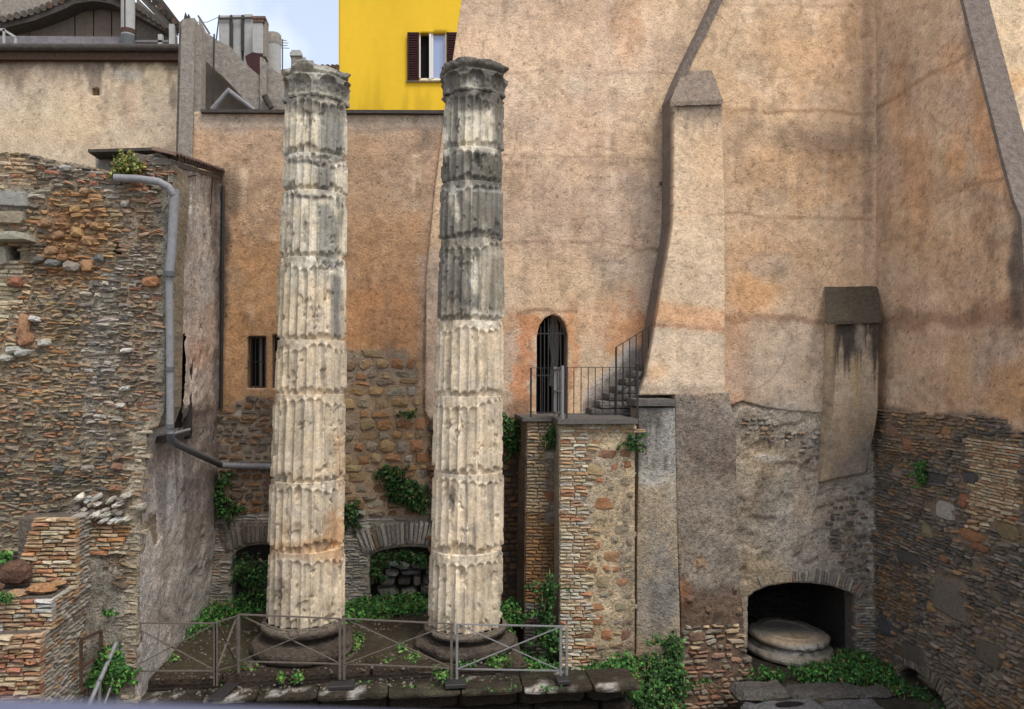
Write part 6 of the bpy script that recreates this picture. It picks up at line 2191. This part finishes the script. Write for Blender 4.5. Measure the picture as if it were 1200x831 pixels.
tk = root('round_tank', PY(320, 88, 21.5), 'round grey cylindrical tank with rim behind the brick chimney', 'tank')
MB().tube([PY(320.3, 95, 21.8), PY(320.3, 44, 21.8)], .205, 28).build('tank_body', M['concrete_light'], tk)
MB().tube([PY(320.3, 53, 21.8), PY(320.3, 42, 21.8), PY(320.3, 40, 21.8)], [.215, .215, .19], 28).build('tank_rim', M['concrete'], tk)
sc_ = root('small_chimney', PY(348, 78, 24), 'small stone chimney just left of the first capital', 'chimney')
mb = MB()
boxpx(mb, 341, 65, 352.5, 110, 24, .35)
mb.build('stack', M['concrete'], sc_)
mb = MB()
boxpx(mb, 339.5, 61, 353.5, 65, 23.95, .42)
boxpx(mb, 341, 58.5, 352, 61, 24, .35)
boxpx(mb, 353, 67, 358, 78, 24.1, .3)
mb.build('cap', M['concrete_light'], sc_)
rf = root('far_tiled_roof', PY(370, 110, 26), 'distant low roof with an orange panel peeping out left of the first capital', 'roof')
mb = MB()
polypx(mb, [(327, 84), (332, 82), (340, 92), (340, 108), (335, 108)], 25, .3)
mb.build('orange_panel', M['orange_tile'], rf)
mb = MB()
polypx(mb, [(328, 82), (345, 79), (397, 80), (397, 140), (345, 140), (334, 100)], 26, 3.0)
mb.build('roof_body', M['roof_dark'], rf)
for x in (378, 384, 390, 395):
    MB().tube([PY(x, 78.5, 25.9), PY(x, 78.5, 27.5)], .09, 8).build('ridge_tile', M['tile'], rf)

# yellow house
yh = root('yellow_house', PY(460, 130, 30), 'bright yellow house with one shuttered window behind the courtyard wall', 'house')
wpx = [(477, 38), (531, 38), (531, 93.5), (477, 93.5)]
sheet('wall', FY(30), [(397, -120), (620, -120), (620, 300), (397, 300)], [[(491, 38.5), (523, 38.5), (523, 93.5), (491, 93.5)]], cell=.12, paint=lambda P: np.tile(lin((236, 192, 50)) * .88, (len(P), 1)) * (1 + .22 * (fbm(P[:, 0] * 1.2, P[:, 2] * .25, 5, 5) - .5) - .18 * ss(.5, .7, fbm(P[:, 0] * 3, P[:, 2] * .3, 15, 4)) * (1 - ss(15.3, 17.5, P[:, 2])) + .06 * (fbm(P[:, 0] * 4, P[:, 2] * .7, 7) - .5))[:, None], mat=M['smooth_paint'], parent=yh, depth=.3)
mb = MB()
boxpx(mb, 397.6, -120, 620, 300, 30.35, 6)
mb.build('house_body', M['yellow_paint'], yh)
wi = bpy.data.objects.new('window', None)
COL.objects.link(wi)
wi.parent = yh
wi.location = Vector([float(q) for q in PY(507, 66, 30)]) - yh.location
f = MB()
for a, b in (((491.5, 38), (491.5, 94)), ((522.5, 38), (522.5, 94)), ((491, 38.5), (523, 38.5)), ((491, 93.5), (523, 93.5)), ((506.5, 39), (506.5, 93))):
    f.bar(PY(*a, 30.12), PY(*b, 30.12), .09)
f.build('frame', M['white_paint'], wi)
mb = MB()
boxpx(mb, 508, 41, 521, 92, 30.16, .03)
mb.build('pane', M['glass'], wi)
mb = MB()
boxpx(mb, 491, 39, 507, 93, 30.3, .03)
mb.build('dark_room', M['dark_void'], wi)
MB().bar(PY(504, 40, 30.0), PY(504, 93, 30.0), .07).build('open_casement', M['white_paint'], wi)
f = MB()
boxpx(f, 476, 94, 533, 95.5, 29.9, .2)
f.build('sill', M['concrete'], wi)
for x0, x1 in ((477.5, 491), (523.5, 536)):
    f = MB()
    Y = 29.9
    for a, b in (((x0 + .7, 38.5), (x0 + .7, 93.5)), ((x1 - .7, 38.5), (x1 - .7, 93.5)), ((x0, 39), (x1, 39)), ((x0, 93), (x1, 93)), ((x0, 66), (x1, 66))):
        f.bar(PY(*a, Y), PY(*b, Y), .06)
    sh_ = f.build('shutter', M['shutter'], yh)
    f = MB()
    for k in range(19):
        y = 41 + k * 2.75
        f.bar(PY(x0 + 1, y, Y + .01), PY(x1 - 1, y, Y + .01), .05, .05)
    f.build('louvres', M['shutter'], sh_)
    f = MB()
    boxpx(f, x0 + 1, 40, x1 - 1, 93, Y + .04, .02)
    f.build('backing', M['shutter'], sh_)

# ================================================================= CAMERA SIDE TERRACE
ae = root('roof_aerial', PY(331, 100, 22), 'thin metal roof aerial against the sky beside the round tank', 'aerial')
MB().tube([PY(331, 100, 22), PY(331, 46, 22)], .018, 6).build('mast', M['pipe_dark'], ae)
for y_, w_ in ((47, 5), (50, 7), (53, 6), (56, 8)):
    MB().tube([PY(331 - w_, y_, 22), PY(331 + w_, y_ + .6, 22)], .010, 5).build('rod', M['pipe_dark'], ae)
wr_ = root('overhead_wire', PY(250, 20, 20), 'thin black wire sagging from the pylon to the grey flue panels', 'wire')
MB().tube([PY(218, 20, 17.2), PY(230, 26, 18.5), PY(243, 26, 19.8), PY(256, 20, 20.9)], .008, 5).build('wire', M['iron_dark'], wr_)
tc_ = root('street_terrace', (0, 0, 3.9), 'street level terrace and retaining wall below the viewpoint', 'terrace')
mb = MB()
mb.box((-14, -14, -2.6), (16, .35, 3.9))
mb.build('retaining_wall', M['concrete_light'], tc_)
mb = MB()
mb.box((-14, .05, 3.9), (16, .40, 4.3))
mb.build('low_parapet', M['slab_stone'], tc_)
hd = root('viewpoint_handrail', (0, .72, 3.9), 'blurred blue grey handrail close to the viewer along the bottom left', 'railing')
A_, B_ = PY(-300, 846, .62), PY(520, 857, .70)
A_, B_ = PY(0, 857, .62), PY(470, 868, .66)
dv = B_ - A_
MB().tube([A_ - dv * 4, A_, B_, B_ + dv * 3], .0225, 20).build('rail', M['rail_blue'], hd)
for t in (-2.5, 3.2):
    p = A_ + dv * t
    MB().tube([p, (p[0], .3, 4.25)], .015, 10).build('post', M['rail_blue'], hd)

# ================================================================= PLANTS
GD = ((40, 78, 29), (28, 60, 24), (68, 112, 38))
GB = ((46, 98, 30), (32, 76, 24), (84, 138, 42))
GO = ((104, 112, 40), (76, 96, 34), (150, 140, 56))


def clump(name, label, cat, pts, n, Y, greens=GD, size=.055, thick=.14, group=None, **k):
    sp = []
    for q_ in pts:
        x, y, rx, ry = q_[:4]
        Yq, Y = Y, (q_[4] if len(q_) > 4 else Y)
        s_ = Y / 900
        sp.append((PY(x, y, Y - thick * .6), (rx * s_, thick, ry * s_), max(30, int(n * rx * ry / 100))))
        rg = random.Random(int(x * 3 + y))
        for _ in range(4):
            qx_, qy_ = x + rg.uniform(-.6, .6) * rx, y + rg.uniform(-.3, .6) * ry
            a_ = rg.uniform(-.5, math.pi + .5)
            for k_ in range(int(3 + ry * .35)):
                a_ += rg.uniform(-.5, .5)
                qx_ += math.cos(a_) * 2.6
                qy_ += math.sin(a_) * 2.6 * (1 if cat == 'ivy' else -.9)
                sp.append((PY(qx_, qy_, Y - thick * .5), (2.4 * s_, thick * .4, 2.4 * s_), 7))
        Y = Yq
    return leaves(name, sp, label, cat, group, greens=greens, size=size, seed=int(abs(pts[0][0] * 7 + pts[0][1])), **k)


clump('ivy', 'large dark ivy patch on the rubble between the two columns', 'ivy', [(460, 560, 14, 16), (480, 578, 18, 18), (468, 572, 16, 14), (487, 590, 12, 10), (452, 553, 8, 8)], 230, YO)
clump('ivy', 'small dark ivy tuft right against the left column, beneath rubble', 'ivy', [(411, 598, 9, 12), (413, 608, 6, 9)], 230, YO)
clump('fern', 'tiny green plant in a crack of the rubble between the columns', 'plant', [(479, 486, 4, 6)], 260, YO, size=.04)
clump('ivy', 'narrow ivy strand in the corner left of the first column', 'ivy', [(260, 563, 5, 9), (258, 585, 5, 14), (259, 600, 4, 8)], 260, 16.95)
clump('fern', 'small round green plant above the left arch', 'plant', [(276, 597, 9, 6)], 230, YO)
clump('ivy', 'dark ivy hanging below the landing right of the blackened column', 'ivy', [(601, 506, 14, 17), (604, 520, 10, 10), (596, 495, 8, 8)], 200, 16.95, thick=.2)
clump('ivy', 'ivy tuft under the slab at the top of the recessed pier', 'ivy', [(648, 507, 7, 9), (651, 518, 4, 6)], 230, 15.85)
clump('ivy', 'small ivy tuft at the top right corner of the landing pier', 'ivy', [(740, 517, 6, 12)], 200, 15.35)
clump('ivy', 'green plant growing out of the dark rubble of the right wall', 'plant', [(1079, 548, 7, 9), (1080, 562, 6, 8)], 260, 14.75, greens=GB, size=.045)
clump('shrub', 'yellow green grassy plant on top of the ruined wall above the pipe', 'plant', [(150, 192, 14, 10), (158, 198, 10, 8), (142, 200, 8, 6)], 330, 13.05, greens=GO, size=.05, thick=.2)
clump('shrub', 'dense green bush beside the rusty handrail at lower left', 'shrub', [(126, 778, 14, 22), (118, 792, 14, 14), (138, 790, 8, 20), (132, 768, 10, 12)], 260, 13.1, greens=GB, thick=.3, size=.05)
clump('shrub', 'big dark ivy bush climbing the foot of the grey pier', 'ivy', [(790, 764, 12, 26), (775, 792, 22, 22, 15.1), (766, 816, 20, 22, 14.8), (793, 800, 14, 26, 15.1), (780, 838, 26, 24, 14.6), (760, 780, 10, 14), (752, 830, 10, 14, 14.6)], 200, 15.4, greens=((44, 84, 30), (30, 60, 24), (70, 118, 40)), thick=.35, size=.06)
clump('shrub', 'bright green weeds at the foot of the wide landing pier', 'plant', [(700, 788, 13, 12), (718, 784, 13, 14), (735, 782, 10, 17), (683, 795, 8, 7), (712, 800, 20, 7, 13.6), (738, 803, 10, 8, 13.5)], 230, 14.5, greens=GB, thick=.25, size=.055)
clump('fern', 'small green tuft at the left edge above the brick spur', 'plant', [(3, 658, 9, 9)], 260, 12.4, greens=GB)
clump('fern', 'tiny tuft on the brick spur ledge at the left edge', 'plant', [(6, 702, 10, 5)], 200, 11.7, greens=GB, size=.04)
clump('fern', 'small sprig on the pale cement at the foot of the ruin', 'plant', [(127, 720, 5, 4)], 260, 12.95, greens=GB, size=.035, thick=.06)
clump('ivy', 'ivy trailing down the shaded side of the wide landing pier', 'ivy', [(645, 690, 8, 22), (640, 720, 10, 24), (648, 750, 8, 20), (636, 745, 10, 14)], 170, 15.5, thick=.2)
clump('creeper', 'green creeper filling the left arch behind the column', 'ivy', [(285, 668, 14, 22), (300, 675, 14, 24), (290, 706, 20, 12), (310, 704, 14, 14)], 110, YO + .15, thick=.2)
clump('creeper', 'dark creeper hanging inside the top of the right arch', 'ivy', [(446, 655, 13, 8), (470, 650, 20, 6), (492, 655, 12, 8), (440, 668, 8, 10)], 200, YO + .12, thick=.12)


def groundcover(name, patches, z, n, greens, size=.05, h=.12, seed=0):
    """low weeds: patches are photo areas dropped onto the ground plane"""
    r = np.random.RandomState(seed)
    sp = []
    for (x, y, rx, ry, dens) in patches:
        c = PZ(x, y, z)
        e = PZ(x + rx, y, z)
        f = PZ(x, y - ry, z)
        w_ = abs(e[0] - c[0])
        d_ = abs(f[1] - c[1])
        sp.append((c + np.array((0, 0, h * .3)), (w_, d_, h), int(n * dens * max(.15, w_ * d_ * 4))))
    return leaves(name, sp, kind='stuff', greens=greens, size=size, seed=seed)


groundcover('weeds', [(275, 712, 40, 14, 1.4), (300, 700, 25, 10, 1.4), (240, 730, 28, 10, 1), (215, 745, 20, 8, .8), (190, 762, 14, 6, .6), (440, 716, 40, 10, 1.5), (480, 712, 30, 10, 1.5), (415, 722, 20, 8, 1.2), (600, 722, 16, 12, 1.4), (590, 745, 12, 10, 1)], .18, 900, GB, size=.055, h=.22, seed=3)
groundcover('weeds', [(415, 755, 14, 12, .7), (405, 745, 10, 8, .6), (335, 772, 12, 4, .9), (330, 765, 8, 4, .6), (486, 772, 10, 8, .5), (548, 776, 14, 8, .6), (585, 776, 18, 7, .8), (575, 768, 14, 6, .8), (520, 790, 12, 8, .7), (350, 795, 6, 3, .8), (330, 796, 5, 3, .8), (470, 762, 8, 6, .5), (365, 770, 20, 2, .25), (450, 776, 40, 3, .2), (200, 775, 16, 4, .35), (290, 786, 20, 3, .25), (570, 752, 12, 8, .5)], .15, 800, ((66, 112, 36), (44, 88, 30), (104, 146, 52)), size=.05, h=.09, seed=5)
groundcover('weeds', [(260, 801, 30, 3, .2), (345, 800, 12, 2, .3), (420, 800, 40, 2, .2), (600, 808, 40, 2, .3), (640, 806, 20, 3, .4), (500, 806, 40, 2, .3), (535, 798, 16, 3, .5)], .02, 500, GB, size=.04, h=.05, seed=6)
groundcover('niche_weeds', [(960, 793, 36, 8, 1.2), (1012, 788, 34, 14, 1.5), (900, 797, 28, 4, .9), (1000, 776, 24, 8, 1.2), (1035, 800, 16, 16, 1.2), (1000, 803, 30, 4, .8)], -1.3, 1100, ((42, 92, 30), (30, 70, 24), (76, 130, 42)), size=.06, h=.24, seed=7)
groundcover('niche_weeds', [(885, 822, 10, 8, 1), (1075, 822, 20, 14, 1), (1060, 812, 14, 8, 1), (870, 850, 30, 10, .6)], -1.5, 900, GD, size=.055, h=.2, seed=8)
groundcover('weeds', [(135, 806, 10, 5, .9), (112, 806, 16, 6, .9), (60, 810, 20, 4, .4), (160, 792, 12, 4, .6)], -.35, 700, GB, size=.045, h=.12, seed=9)
groundcover('weeds', [(625, 790, 22, 16, 1.2), (650, 800, 20, 12, 1.2), (700, 805, 40, 10, 1.4), (735, 800, 16, 16, 1.2), (615, 775, 10, 14, 1)], -.74, 900, GB, size=.055, h=.28, seed=12)
# pebbles on the podium
r9 = np.random.RandomState(9)
vs, fs, cs, b = [], [], [], 0
for i in range(2200):
    sv, sf = SHAPES['rubble'][i % 9]
    s_ = r9.uniform(.012, .045)
    a = np.array(sv) * s_ * np.array((1.3, 1, .7))
    p = np.array((r9.uniform(-4.7, XE - .1), r9.uniform(13.2, 16.8), 0))
    p[2] = .015 if p[1] < 13.58 else .16
    vs.append(a + p)
    fs += [tuple(b + k for k in f) for f in sf]
    cs.append(np.tile(C(*((104, 90, 74), (124, 112, 98), (84, 72, 58), (140, 130, 116))[r9.randint(4)]), (len(sv), 1)))
    b += len(sv)
me = bpy.data.meshes.new('pebbles')
me.from_pydata(np.concatenate(vs).tolist(), [], fs)
me.materials.append(M['stone_a'])
me.update()
setcol(me, np.concatenate(cs))
tag(link('pebbles', me), kind='stuff')
